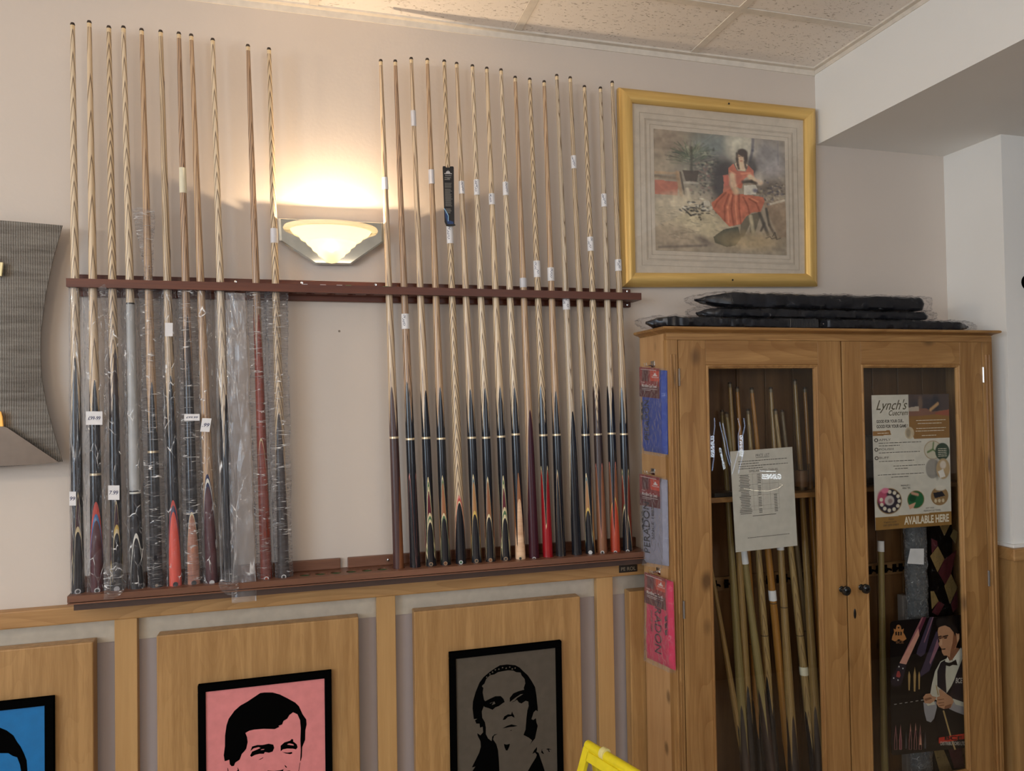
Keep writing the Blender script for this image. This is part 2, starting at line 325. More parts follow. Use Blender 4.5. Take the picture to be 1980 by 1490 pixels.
def tag(o, label=None, cat=None, group=None, kind=None):
    if label: o['label'] = label
    if cat: o['category'] = cat
    if group: o['group'] = group
    if kind: o['kind'] = kind
    return o
def thing(name, loc, label=None, cat=None, group=None, kind=None):
    o = bpy.data.objects.new(name, None); C.objects.link(o); o.location = loc
    o.matrix_world = Matrix.Translation(Vector(loc)); o.empty_display_size = 0.05
    return tag(o, label, cat, group, kind)

class Quad:
    """flat sheet in the scene given by its four corners; q(u,v,d): d lifts off the sheet"""
    def __init__(s, tl, tr, br, bl, n=None):
        s.c = [Vector(p) for p in (tl, tr, br, bl)]
        s.n = Vector(n) if n else -((s.c[1] - s.c[0]).cross(s.c[0] - s.c[3])).normalized()
    def __call__(s, u, v, d=0.0):
        a, b, c, e = s.c
        return a * (1 - u) * (1 - v) + b * u * (1 - v) + c * u * v + e * (1 - u) * v + s.n * d
    def rect(s, mb, u0, v0, u1, v1, d0, d1, mi=0):
        lo = [s(u0, v0, d0), s(u1, v0, d0), s(u1, v1, d0), s(u0, v1, d0)]; hi = [s(u0, v0, d1), s(u1, v0, d1), s(u1, v1, d1), s(u0, v1, d1)]
        return mb.add(lo + hi, [(0, 1, 2, 3), (7, 6, 5, 4), (0, 4, 5, 1), (1, 5, 6, 2), (2, 6, 7, 3), (3, 7, 4, 0)], mi)
_tc = {}
def glyphs(s, shear=0.0, bold=0.0):
    k = (s, shear, bold)
    if k not in _tc:
        cu = bpy.data.curves.new('t', 'FONT'); cu.body = s; cu.shear = shear; cu.offset = bold; cu.resolution_u = 3
        o = bpy.data.objects.new('t', cu); me = bpy.data.meshes.new_from_object(o)
        vs = np.array([v.co[:2] for v in me.vertices]); fs = [tuple(p.vertices) for p in me.polygons]
        mn = vs.min(0); mx = vs.max(0); vs = (vs - mn) / (mx - mn)
        bpy.data.objects.remove(o); bpy.data.curves.remove(cu); bpy.data.meshes.remove(me)
        _tc[k] = (vs, fs)
    return _tc[k]
def text(mb, s, q, u0, v0, u1, v1, d=0.0006, shear=0.0, bold=0.0, mi=0, rot=0):
    """letters filling the sheet rectangle; rot=1: reading upwards, rot=-1: reading downwards"""
    vs, fs = glyphs(s, shear, bold)
    out = []
    for x, y in vs:
        if rot == 0: u, v = u0 + (u1 - u0) * x, v1 - (v1 - v0) * y
        elif rot == 1: u, v = u0 + (u1 - u0) * (1 - y), v1 - (v1 - v0) * x
        else: u, v = u0 + (u1 - u0) * y, v0 + (v1 - v0) * x
        out.append(q(u, v, d))
    mb.add(out, fs, mi)

# ------------------------------------------------------------------ room shell
ZC = 2.665; XB = 1.755; ZS = 2.395; XCOL = 2.319; YCOL = -0.238
def struct(name, mb, m, parent=None, smooth=False):
    o = mb.build(name, m, parent, smooth)
    if parent is None: o['kind'] = 'structure'
    return o
struct('wall_back', MB().box(-3.4, XCOL, 0, 0.1, 0, ZC + 0.1), WALL)
struct('wall_column', MB().box(XCOL, 5.0, YCOL, 0.1, 0, ZS), WALLR)
struct('wall_soffit', MB().box(XB, 5.0, -6.0, 0.0, ZS, ZC + 0.1), WALLR)
struct('wall_left', MB().box(-3.5, -3.4, -6, 0.1, 0, ZC + 0.1), WALLR)
struct('wall_rear', MB().box(-3.5, 5.0, -6.1, -6.0, 0, ZC + 0.1), paint('dim_bar_paint', (0.22, 0.15, 0.11)))
struct('wall_right', MB().box(5.0, 5.1, -6, 0.1, 0, ZC + 0.1), paint('bar_side_paint', (0.45, 0.38, 0.32)))
struct('floor', MB().box(-3.5, 5.1, -6.1, 0.1, -0.1, 0), wood('floor_boards', (0.48, 0.38, 0.28), (0.36, 0.27, 0.19), 'X'))
# ceiling: grid bars and mineral tiles
cm, nt, b = newmat('mineral_tile')
tc = nd(nt, 'ShaderNodeTexCoord'); mp = nd(nt, 'ShaderNodeMapping'); mp.inputs['Scale'].default_value = (1, 2.6, 1); mp.inputs['Rotation'].default_value = (0, 0, 0.5)
lk(nt, tc.outputs['Object'], mp.inputs['Vector'])
v = nd(nt, 'ShaderNodeTexNoise'); v.inputs['Scale'].default_value = 80; v.inputs['Detail'].default_value = 2.0; v.inputs['Distortion'].default_value = 0.6; lk(nt, mp.outputs[0], v.inputs['Vector'])
pit = nd(nt, 'ShaderNodeMapRange'); lk(nt, v.outputs['Fac'], pit.inputs[0]); pit.inputs[1].default_value = 0.645; pit.inputs[2].default_value = 0.70
lk(nt, ramp(nt, pit.outputs[0], [(0, (0.86, 0.80, 0.74)), (1, (0.50, 0.43, 0.37))]), b.inputs['Base Color'])
bump(nt, b, mth(nt, 'MULTIPLY', pit.outputs[0], -1), 0.8, 0.004); b.inputs['Roughness'].default_value = 0.9
ceil = struct('ceiling', MB().box(-3.5, XB, -6.0, 0.0, ZC + 0.03, ZC + 0.1), WALLR)
BARM = plain('ceiling_bar_paint', (0.72, 0.66, 0.58), rough=0.5)
xs = [1.262 - 0.62 * k for k in range(-0, 8)]; ys = [-0.295 - 0.62 * k for k in range(0, 10)]
gx = sorted([x for x in xs] + [XB + 0.02, -3.42]); gy = sorted(ys + [0.02, -6.02])
for i in range(len(gx) - 1):
    for j in range(len(gy) - 1):
        x0, x1, y0, y1 = gx[i] + 0.012, gx[i + 1] - 0.012, gy[j] + 0.012, gy[j + 1] - 0.012
        y1 = min(y1, -0.016)
        x1 = min(x1, XB - 0.016)
        near = y0 > -1.2 and x0 > -0.7
        t = MB().box(x0, x1, y0, y1, ZC + 0.002, ZC + 0.016, 0.003 if near else 0).build('ceiling_tile', cm, ceil)
for x in xs:
    MB().box(x - 0.0125, x + 0.0125, -6, -0.018, ZC - 0.001, ZC + 0.004).build('grid_bar', BARM, ceil)
for y in ys:
    MB().box(-3.4, XB - 0.018, y - 0.0125, y + 0.0125, ZC - 0.0008, ZC + 0.004).build('grid_bar', BARM, ceil)
tr2 = thing('trim_2', (0, 0, ZC), kind='structure')
MB().box(-3.4, XB, -0.019, 0.0, ZC - 0.004, ZC + 0.002).box(-3.4, XB, -0.003, 0.0, ZC - 0.022, ZC).build('wall_angle', BARM, tr2)
MB().box(XB - 0.019, XB, -6.0, -0.02, ZC - 0.004, ZC + 0.002).box(XB - 0.003, XB, -6.0, -0.004, ZC - 0.018, ZC).build('wall_angle', BARM, tr2)
# left window frame; a second frame added round the unseen rear fill
def window(name, mbframe):
    o = mbframe.build(name, plain('white_frame_paint', (0.7, 0.7, 0.7), rough=0.4)); o['kind'] = 'structure'
mbw = MB()
for y0, y1, z0, z1 in ((-4.96, -4.88, 0.86, 2.64), (-2.32, -2.24, 0.86, 2.64), (-4.96, -2.24, 0.86, 0.92), (-4.96, -2.24, 2.58, 2.64)): mbw.box(-3.4, -3.34, y0, y1, z0, z1)
window('window_1', mbw)
mbw = MB()
for x0, x1, z0, z1 in ((0.45, 0.51, 0.9, 2.6), (2.69, 2.75, 0.9, 2.6), (0.45, 2.75, 0.9, 0.96), (0.45, 2.75, 2.54, 2.6)): mbw.box(x0, x1, -6.0, -5.93, z0, z1)
window('rear_fill_frame', mbw)

# wainscot below the rack
tr = thing('trim_1', (0, 0, 0), kind='structure')
MB().box(-3.4, XCOL, -0.004, 0, 0, 0.955).build('recessed_wall_face', GREYW, tr)
MB().box(-3.4, XCOL, -0.034, 0, 0.931, 0.976, 0.004).build('dado_rail', DADO, tr)
for k in range(-4, 4):
    x = 0.180 + 0.690 * k
    if x > 2.2: continue
    MB().box(x, x + 0.055, -0.030, -0.004, 0.0, 0.931, 0.0015).build('post', POST, tr)
    x0, x1 = x + 0.055, min(x + 0.69, XCOL)
    MB().box(x0, x1, -0.0075, -0.004, 0.868, 0.931).build('brushed_strip', STEELW, tr)
for x0, x1 in ((-1.095, -0.556), (-0.404, 0.127), (0.286, 0.806), (0.973, 1.50), (-1.785, -1.246)):
    MB().box(x0, x1, -0.050, -0.008, 0.06, 0.884, 0.003).build('board_panel', BOARD, tr)
# column wainscot
MB().box(XCOL - 0.014, 5.0, YCOL - 0.014, 0, 0, 0.925).build('column_panel', BOARD, tr)
MB().box(XCOL - 0.024, 5.0, YCOL - 0.024, 0, 0.925, 0.967, 0.004).build('column_cap', DADO, tr)
MB().box(XCOL - 0.012, 5.0, YCOL - 0.012, 0, 0.967, 0.978, 0.002).build('cap_bead', WALLR, tr)
tag(MB().box(0.945, 1.008, -0.0375, -0.034, 0.943, 0.966, 0.001).build('name_plate', DARKMET), 'small dark metal name plate on oak dado rail by cabinet', 'plate')
npq = Quad((0.945, -0.0375, 0.966), (1.008, -0.0375, 0.966), (1.008, -0.0375, 0.943), (0.945, -0.0375, 0.943), (0, -1, 0))
mb = MB(); text(mb, 'PE ROL', npq, 0.1, 0.25, 0.9, 0.75); mb.build('lettering', plain('dull_brass_ink', (0.30, 0.24, 0.16), rough=0.4), bpy.data.objects['name_plate'])

# ------------------------------------------------------------------ cue data (photo measurements: top x,y / bottom x,y)
R_TOP = [(736.1, 115.3), (764.1, 116.1), (795, 111.2), (826, 113), (858.8, 116.1), (882.8, 120.6), (913.3, 125.2), (941.1, 129.9), (968.6, 133.2), (995.9, 147.5), (1024.2, 151.1), (1052, 156), (1076.3, 143.9), (1102.4, 148.4), (1129.9, 165.4), (1160.8, 168.2), (1183.6, 156.9)]
R_BOT = [(771.3, 1104.9), (803.2, 1101.2), (834, 1099), (862, 1096.4), (891.7, 1094.1), (922, 1091.3), (948.9, 1089.9), (978.6, 1087.9), (1006.8, 1085.6), (1033.1, 1082.8), (1059.7, 1080.8), (1084.6, 1078.6), (1115.7, 1076.6), (1142, 1074.3), (1165.2, 1072.3), (1190.1, 1070.6), (1214.1, 1068.7)]
L_TOP = [(140.3, 44.3), (172.5, 40.3), (210.4, 50.2), (238.6, 50.5), (273.7, 55.3), (310.5, 58.5), (345.7, 62.3), (369.6, 66), (411.2, 74.4), (479.2, 86.2), (520, 92.6)]
L_BOT = [(150.5, 1150), (188, 1147), (226, 1144), (266, 1141), (303.4, 1138), (339.8, 1136), (375.5, 1133), (410.2, 1130), (444, 1127), (515.5, 1121), (549, 1119)]
YB = -0.060; YT = -0.055; ZB = 1.002
def foot(x, y):
    p = at(x, y, YB); return Vector((p.x, YB, ZB))
def feet(lst): return [foot(*p) for p in lst]
RF, LF = feet(R_BOT), feet(L_BOT)
def rail_xy(t, f):
    a = at(*t, YT); k = (1.82 - f.z) / (a.z - f.z); return f.x + (a.x - f.x) * k, f.y + (a.y - f.y) * k
RAILXY = [rail_xy(t, f) for t, f in zip(L_TOP + R_TOP, LF + RF)]
def circ(x, y, r, n=14): return [(x + r * math.cos(2 * PI * k / n), y + r * math.sin(2 * PI * k / n)) for k in range(n)]
emptyx = [at(x, 1110, YB).x for x in (590, 620, 650, 680, 710, 740)]

# upper rail
RX0, RX1 = -0.6055, 1.0185
rr = thing('cue_rail', (RX0, 0, 1.80), 'dark mahogany upper rail of wall rack holding cues upright', 'rack')
erail = [at(x, 545, YB).x for x in (565, 600, 640, 680, 715)] + [at(462, 545, YB).x]
MB().holed([(RX0, -0.085), (RX1, -0.085), (RX1, -0.018), (RX0, -0.018)], [circ(x, y, 0.0128) for x, y in RAILXY] + [circ(x, YB, 0.0125) for x in erail], 1.812, 1.834).build('shelf', MAHOG, rr)
MB().box(-0.600, RX1 - 0.006, -0.018, 0, 1.797, 1.856, 0.002).build('backboard', MAHOG, rr)
for x, z in ((-0.565, 1.849), (-0.20, 1.847), (0.19, 1.849), (0.60, 1.849), (0.60, 1.805), (1.0, 1.849), (1.0, 1.805), (-0.02, 1.849)):
    MB().lathe([(0, -0.002), (0.0035, -0.0015), (0.0045, 0)], (0, 0, 0), 10).build('screw', CHROME, rr, local=True).matrix_local = Matrix.Translation((x - RX0, -0.0182, z - 1.80)) @ Matrix.Rotation(-PI / 2, 4, 'X')
for x, m in ((0.03, 0), (0.075, 0), (-0.02, 0), (0.10, 1), (0.205, 1)):
    MB().box(x, x + 0.016, -0.0855, -0.080, 1.8335, 1.8345).build('paint_fleck', S('green_fleck', (90, 130, 80)) if m else PAPER, rr)
# lower base: drilled board on a solid board with green felt in the cups
rb = thing('cue_rack_base', (-0.60, 0, 0.978), 'long mahogany rack base drilled with round cue cups', 'rack')
BX0, BX1 = -0.602, 1.016
MB().holed([(BX0, -0.098), (BX1, -0.098), (BX1, 0.0), (BX0, 0.0)], [circ(f.x, f.y, 0.0172) for f in LF + RF] + [circ(x, YB, 0.0155) for x in emptyx], 1.0022, 1.0185).build('drilled_board', RACKW, rb)
MB().box(BX0, BX1, -0.098, 0, 0.9965, 1.0, 0).build('bottom_board', RACKW, rb)
MB().box(BX0 + 0.012, BX1, -0.088, 0, 0.979, 0.9965, 0).build('lower_batten', plain('dark_batten', (0.05, 0.025, 0.018), rough=0.5), rb)  # plain dark brown batten below the bottom board
MB().box(0.10, BX1, -0.014, 0, 1.0185, 1.048, 0.002).box(BX0, 0.08, -0.014, 0, 1.0185, 1.048, 0.002).build('upstand', RACKW, rb)
for x in [f.x for f in LF + RF] + emptyx:
    MB().lathe([(0.0, 0), (0.0152, 0), (0.0152, -0.0008)], (x, YB, 1.0155 if x in emptyx else 1.0012), 14).build('felt_disc', FELT, rb)
MB().lathe([(0, 0.002), (0.004, 0.0012), (0.0045, 0)], (0, 0, 0), 10).build('screw', CHROME, rb, local=True).matrix_local = Matrix.Translation((at(750, 1097, -0.015).x + 0.6, -0.0145, 1.033 - 0.978)) @ Matrix.Rotation(PI / 2, 4, 'X')

# ------------------------------------------------------------------ cue builder
def make_cue(label, group, P0, P1, ybot, ytop, matS, layers, ring=None, labels=(), r0=0.0157, r1=0.0054, badge=None, rot0=0, N=40, tipm=None, col0=None):
    ax = P1 - P0; L = ax.length
    o = thing('snooker_cue', P0, label, 'cue', group); o['_rot'] = 1
    view = CP - P0; va = math.atan2(view.y, view.x)
    q = Vector((0, 0, 1)).rotation_difference(ax.normalized()) @ Matrix.Rotation(va + PI / 2, 3, 'Z').to_quaternion(); o.rotation_mode = 'QUATERNION'; o.rotation_quaternion = q
    va = -PI / 2
    zz = lambda y: (ybot - y) / (ybot - ytop) * L
    rad = lambda z: (r0 + (r1 - r0) * min(1, z / L))
    ths = [2 * PI * k / N for k in range(N)]
    hs = [[L - 0.018] * N]
    for (yt, Lz, n, rot, mat) in layers:
        zt = zz(yt); h = []
        for i, th in enumerate(ths):
            d = th - va - math.radians(rot)
            step = 2 * PI / n; d = (d + step / 2) % step - step / 2
            K = (1 - math.cos(d)) / (1 - math.cos(PI / n))
            h.append(max(0.0, min(hs[-1][i], zt - Lz * K)))
        hs.append(h)
    hs.append([0.0] * N)
    mats = [matS] + [l[4] for l in layers]
    def strip(mb, hi, lo, mi):
        vs = []; fs = []
        for i, th in enumerate(ths):
            for z in (hi[i], lo[i]): r = rad(z); vs.append((r * math.cos(th), r * math.sin(th), z))
        for i in range(N):
            j = (i + 1) % N
            if hi[i] - lo[i] < 1e-5 and hi[j] - lo[j] < 1e-5: continue
            fs.append((2 * i, 2 * i + 1, 2 * j + 1, 2 * j))
        mb.add(vs, fs, mi)
    def fin(mb, name, m):
        ob = mb.build(name, m, o, smooth=False); me = ob.data
        me.polygons.foreach_set('use_smooth', [True] * len(me.polygons)); return ob
    mb = MB(); strip(mb, hs[0], hs[1], 0); fin(mb, 'shaft', matS)
    if layers:
        mb = MB(); strip(mb, hs[1], hs[2], 0); fin(mb, 'butt', layers[0][4])
        if len(layers) > 1:
            mb = MB()
            for k in range(1, len(layers)): strip(mb, hs[k + 1], hs[k + 2], k - 1)
            fin(mb, 'splice', [l[4] for l in layers[1:]])
    mb = MB().lathe([(r0, 0.0), (r0, -0.0002), (0, -0.0002)], (0, 0, 0), 20); mb.build('butt_cap', BLACKW, o)
    zf = L - 0.018
    MB().lathe([(rad(zf), 0), (rad(zf) * 1.02, 0.0005), (rad(zf), 0.011), (0, 0.011)], (0, 0, zf), 14).build('ferrule', tipm or BRASS, o, True)
    MB().lathe([(rad(zf), 0.011), (rad(zf) * 1.04, 0.014), (rad(zf) * 0.8, 0.018), (0, 0.0185)], (0, 0, zf), 14).build('tip', TIP, o, True)
    if ring:
        z = zz(ring); MB().lathe([(rad(z), -0.003), (rad(z) + 0.0004, -0.0027), (rad(z) + 0.0004, 0.0027), (rad(z), 0.003)], (0, 0, z), 28).build('joint_ring', BRASS, o, True)
    for (ya, yb2, m, scrib) in labels:
        za, zb = zz(ya), zz(yb2); e = 0.0012
        mb = MB(); rows = []
        for i, z in enumerate((za, zb)):
            for k in range(21):
                th = va - 1.65 + 3.3 * k / 20
                rows.append(((rad(z) + e) * math.cos(th), (rad(z) + e) * math.sin(th), z))
        mb.add(rows, [(k, k + 1, 22 + k, 21 + k) for k in range(20)])
        lb = mb.build('price_label', m, o, False); lb.data.polygons.foreach_set('use_smooth', [True] * 20)
        if scrib:
            mb = MB(); hgt = za - zb
            for s in range(3):
                th0 = va + random.uniform(-0.6, 0.5); z0 = zb + hgt * (0.2 + 0.25 * s)
                pts = []
                for t in range(7):
                    th = th0 + 0.45 * math.sin(t * 1.7 + s) * 0.7; z = z0 + hgt * 0.22 * t / 6 + 0.002 * math.sin(t * 2.3)
                    r = rad(z) + e + 0.0004; pts.append((r * math.cos(th), r * math.sin(th), z))
                mb.tube(pts, 0.00055, 4)
            mb.build('handwriting', INK, o)
    if badge:
        yb2, mb1, mb2, rr_ = badge; z = zz(yb2); th = va; r = rad(z) - 0.001
        n = Vector((math.cos(th), math.sin(th), 0)); p = n * r + Vector((0, 0, z)); t = Vector((-n.y, n.x, 0))
        mb = MB()
        for (ra, d, mi) in ((rr_, 0.0016, 0), (rr_ * 0.62, 0.0018, 1)):
            cs = [p + n * d + t * ra * math.cos(a) + Vector((0, 0, 1)) * ra * math.sin(a) for a in [2 * PI * k / 16 for k in range(16)]]
            mb.add(cs, [tuple(range(16))], mi)
            if mi == 0: mb.add(cs + [c - n * 0.0022 for c in cs], [(k, (k + 1) % 16, (k + 1) % 16 + 16, k + 16) for k in range(16)], 0)
        mb.build('badge', [mb1, mb2], o)
    return o
WB = plain('badge_silver', (0.55, 0.55, 0.55), rough=0.35); DB = plain('badge_bronze', (0.30, 0.20, 0.12), rough=0.4); KB = plain('badge_black', (0.03, 0.03, 0.03), rough=0.4)
V = VEN
def pts4(y, m, rot=0, L=0.14): return (y, L, 4, rot, m)
def f1(y, m, rot=0, L=0.24, n=4): return (y, L, n, rot, m)
def f2(y, m, rot=0, k=0.30, n=1): return (y, k, n, rot, m)
def veneers(y, cols, rot, step=6.0, L=0.24, n=4): return [(y + i * step, L, n, rot, V[c]) for i, c in enumerate(cols)]
def veneers2(y, cols, rot, step=5.0): return [(y + i * step, 0.34, 1, rot, V[c]) for i, c in enumerate(cols)]
RG = 'unwrapped snooker cues in right half of wall rack'
RC = [
 dict(lab='pale ash cue with plain dark brown butt and one brown splice, nearest the wall lamp', s=3, lay=[pts4(746, V['purple'], -10)] + [(917, 1.25, 1, 62, V['brown'])], ring=844.7, labs=[(344.6, 368, PAPER, 0)]),
 dict(lab='brown ash cue with black butt, paper label wrapped just below the rail', s=7, lay=[pts4(736, V['black'], -12)] + veneers(910, ['pink', 'black'], -28, L=0.36), ring=846.4, labs=[(607, 636, PAPER, 1)]),
 dict(lab='ash cue with clear label high up and burgundy, green and cream butt splices', s=3, lay=[pts4(753, V['black'], 20)] + veneers(917, ['cream', 'green', 'cream', 'burg'], 5, 9) + veneers2(986, ['cream', 'green', 'cream', 'black'], 8, 6), ring=844.4, labs=[(215, 245.5, CLEARP, 0)], bd=(1083, DB, KB, 0.0058)),
 dict(lab='ash cue with rosewood splice edged in cream and green above black butt end', s=5, lay=[pts4(747, V['black'], 12)] + veneers(914.5, ['cream', 'green', 'brown'], 0, 7) + veneers2(986, ['cream', 'green', 'black'], 0), ring=845.5, labs=[(329.5, 357, CLEARP, 0)], bd=(1081, DB, V['brown'], 0.0058)),
 dict(lab='one-piece ash cue pale down to a black butt splice, under a black hang tag', s=2, lay=[(952.7, 0.34, 1, 4, V['pink']), (958, 0.34, 1, 4, V['red']), (963, 0.34, 1, 4, V['cream']), (967, 0.34, 1, 4, V['black'])], ring=None, labs=[(435, 472, PAPER, 1)], bd=(1079, WB, V['green'], 0.0058)),
 dict(lab='ash cue with teal-edged tan splice and bronze badge, right of the black hang tag', s=3, lay=[pts4(750, V['black'], 8)] + veneers(911.7, ['cream', 'teal', 'tan'], 0, 7) + veneers2(981, ['yellow', 'black'], 0, 7), ring=843.3, labs=[(351.5, 376, PAPER, 1)], bd=(1076, DB, KB, 0.0058)),
 dict(lab='arrow-grained ash cue with plain cream-edged brown splice and bronze badge', s=0, lay=[pts4(748.7, V['black'], 8)] + veneers(917, ['cream', 'brown'], 0, 8) + veneers2(988, ['cream', 'black'], 0, 6), ring=843.8, labs=[(348.7, 378.5, PAPER, 1)], bd=(1075, DB, V['brown'], 0.0058)),
 dict(lab='ash cue with green, cream and burgundy splices beside the maple-tipped butt, dark grain', s=1, lay=[pts4(747, V['black'], 10)] + veneers(914.5, ['cream', 'green', 'cream', 'burg'], 6, 8) + veneers2(975, ['cream', 'green', 'cream', 'black'], 8, 7), ring=841.9, labs=[(375.7, 397, PAPER, 1)], bd=(1073, DB, KB, 0.0058)),
 dict(lab='strong arrow-grained ash cue ending in a pale flamed maple butt', s=0, lay=[pts4(747, V['black'], 10)] + veneers(908.9, ['brown'], 14, L=0.27) + veneers2(959.8, ['maple'], 14), ring=837.6, labs=[(353, 379, PAPER, 1)], bd=(1072, BRASS, KB, 0.0062)),
 dict(lab='ash cue with long dark burgundy butt and no joint ring, label resting on rail', s=5, lay=[(790, 0.34, 2, 24, V['gripe'])], ring=None, labs=[(538, 556, CLEARP, 0)], bd=(1072, WB, KB, 0.0055)),
 dict(lab='close arrow-grained ash cue with twin crimson red splices', s=2, lay=[pts4(745, V['black'], -14)] + veneers(896, ['cream', 'crim'], 40, 7, L=0.22), ring=838.7, labs=[(505, 536.6, PAPER, 1)]),
 dict(lab='warm ash cue with black butt and thin cream-brown line round a black splice', s=5, lay=[pts4(754, V['black'], 10)] + veneers(903, ['cream', 'brown', 'black'], -8, 6, L=0.42), ring=837.9, labs=[(518, 543.6, PAPER, 1)]),
 dict(lab='speckled ash cue with all-black butt lacking a ring, label just below the rail', s=6, lay=[(792.5, 0.34, 2, 26, V['black'])], ring=None, labs=[(574.7, 598.8, PAPER, 1)]),
 dict(lab='striped ash cue with teal and tan splices above a black end with white badge', s=4, lay=[pts4(750, V['black'], -10)] + veneers(908.9, ['cream', 'teal', 'tan'], -12, 7) + veneers2(975, ['yellow', 'black'], -8, 6), ring=837.9, labs=[(302, 327, PAPER, 1)], bd=(1060, WB, WB, 0.0062)),
 dict(lab='reddish arrow-grained ash cue with light walnut butt and silver badge', s=2, lay=[pts4(743, V['darkbr'], 45)] + veneers(890.5, ['pink', 'walnut'], 42, 6, L=0.26), ring=837, labs=[(458.8, 486, PAPER, 1)], bd=(1060, WB, KB, 0.0058)),
 dict(lab='grey-brown ash cue with orange-red padauk splice at the butt', s=6, lay=[pts4(744, V['black'], 45)] + veneers(887.7, ['pink', 'walnut'], 42, 6, L=0.26) + veneers2(952.7, ['yellow', 'orange'], 6), ring=835.6, labs=[(376, 401, PAPER, 1)], bd=(1060, WB, KB, 0.0055)),
 dict(lab='last ash cue beside the gold frame, cream and green lines over a black splice', s=4, lay=[pts4(747, V['black'], -14)] + veneers(901.8, ['cream', 'green', 'pink', 'redbr'], -44, 5, L=0.26) + veneers2(966.9, ['green', 'cream', 'black'], -16), ring=836.8, labs=[(502.6, 524.7, PAPER, 1)], bd=(1058, WB, KB, 0.0055)),
]
for c, t, f, bt in zip(RC, R_TOP, RF, R_BOT):
    P1 = at(*t, YT)
    make_cue(c['lab'], RG, f, P1, bt[1] - 1, t[1], ASH[c['s']], c['lay'], c['ring'], c['labs'], badge=c.get('bd'))
# black hang tag on the fifth cue
tg = thing('hang_tag', at(868, 380, -0.078), 'long black printed hang tag tied around a cue shaft', 'tag')
tq = Quad(at(855.8, 321, -0.078), at(877.5, 321.5, -0.078), at(878.8, 437, -0.078), at(859.5, 437, -0.078), (0, -1, 0))
mb = MB(); pl = [(0.03, 0), (0.25, 0), (0.32, 0.022), (0.62, 0.022), (0.7, 0.0), (0.94, 0.0), (1, 0.02), (1.0, 0.96), (1.12, 0.985), (0.95, 1.0), (0.2, 1), (0.02, 0.93), (0, 0.03)]
mb.prism([tq(u, v, 0) for u, v in pl], (0, 0.0012, 0)); mb.build('card', S('tag_black', (22, 20, 22)), tg)
mb = MB()
for k, (w_, v) in enumerate([(0.6, 0.185), (0.5, 0.215)] + [(0.55 + 0.1 * random.random(), 0.28 + 0.018 * i) for i in range(5)] + [(0.5 + 0.2 * random.random(), 0.38 + 0.0165 * i) for i in range(18)] + [(0.45 + 0.15 * random.random(), 0.71 + 0.017 * i) for i in range(5)]):
    tq.rect(mb, 0.14, v, 0.14 + w_, v + (0.008 if k > 1 else 0.014), 0.0003, 0.0006)
mb.build('small_print', S('tag_print', (120, 118, 112)), tg)
mb = MB(); tq.rect(mb, 0.28, 0.10, 0.66, 0.118, 0.0003, 0.0006); mb.flat([[tq(u, v, 0.0006) for u, v in ((0.3, 0.1), (0.36, 0.08), (0.42, 0.09), (0.47, 0.065), (0.52, 0.09), (0.58, 0.08), (0.64, 0.1))]])
tq.rect(mb, 0.14, 0.118, 0.82, 0.13, 0.0003, 0.0006); text(mb, 'Snooker', tq, 0.2, 0.145, 0.8, 0.165, shear=0.3); text(mb, 'Cue', tq, 0.38, 0.19, 0.6, 0.21, shear=0.3)
mb.build('crown_emblem', S('tag_white', (190, 188, 190)), tg)
mb = MB(); mb.flat([[tq(u, v, 0.0005) for u, v in ((0.05, 0.70), (0.2, 0.73), (0.4, 0.80), (0.45, 0.9), (0.9, 0.93), (0.9, 0.965), (0.3, 0.965), (0.12, 0.85))]]); mb.build('blue_panel', S('tag_blue', (30, 60, 110)), tg)
mb = MB(); mb.tube([tq(0.0, 0.705, 0.001), tq(0.2, 0.76, 0.001), tq(0.4, 0.83, 0.001), tq(0.38, 0.92, 0.001)], 0.0011, 5); mb.build('swoosh', S('tag_sky', (150, 200, 235)), tg)

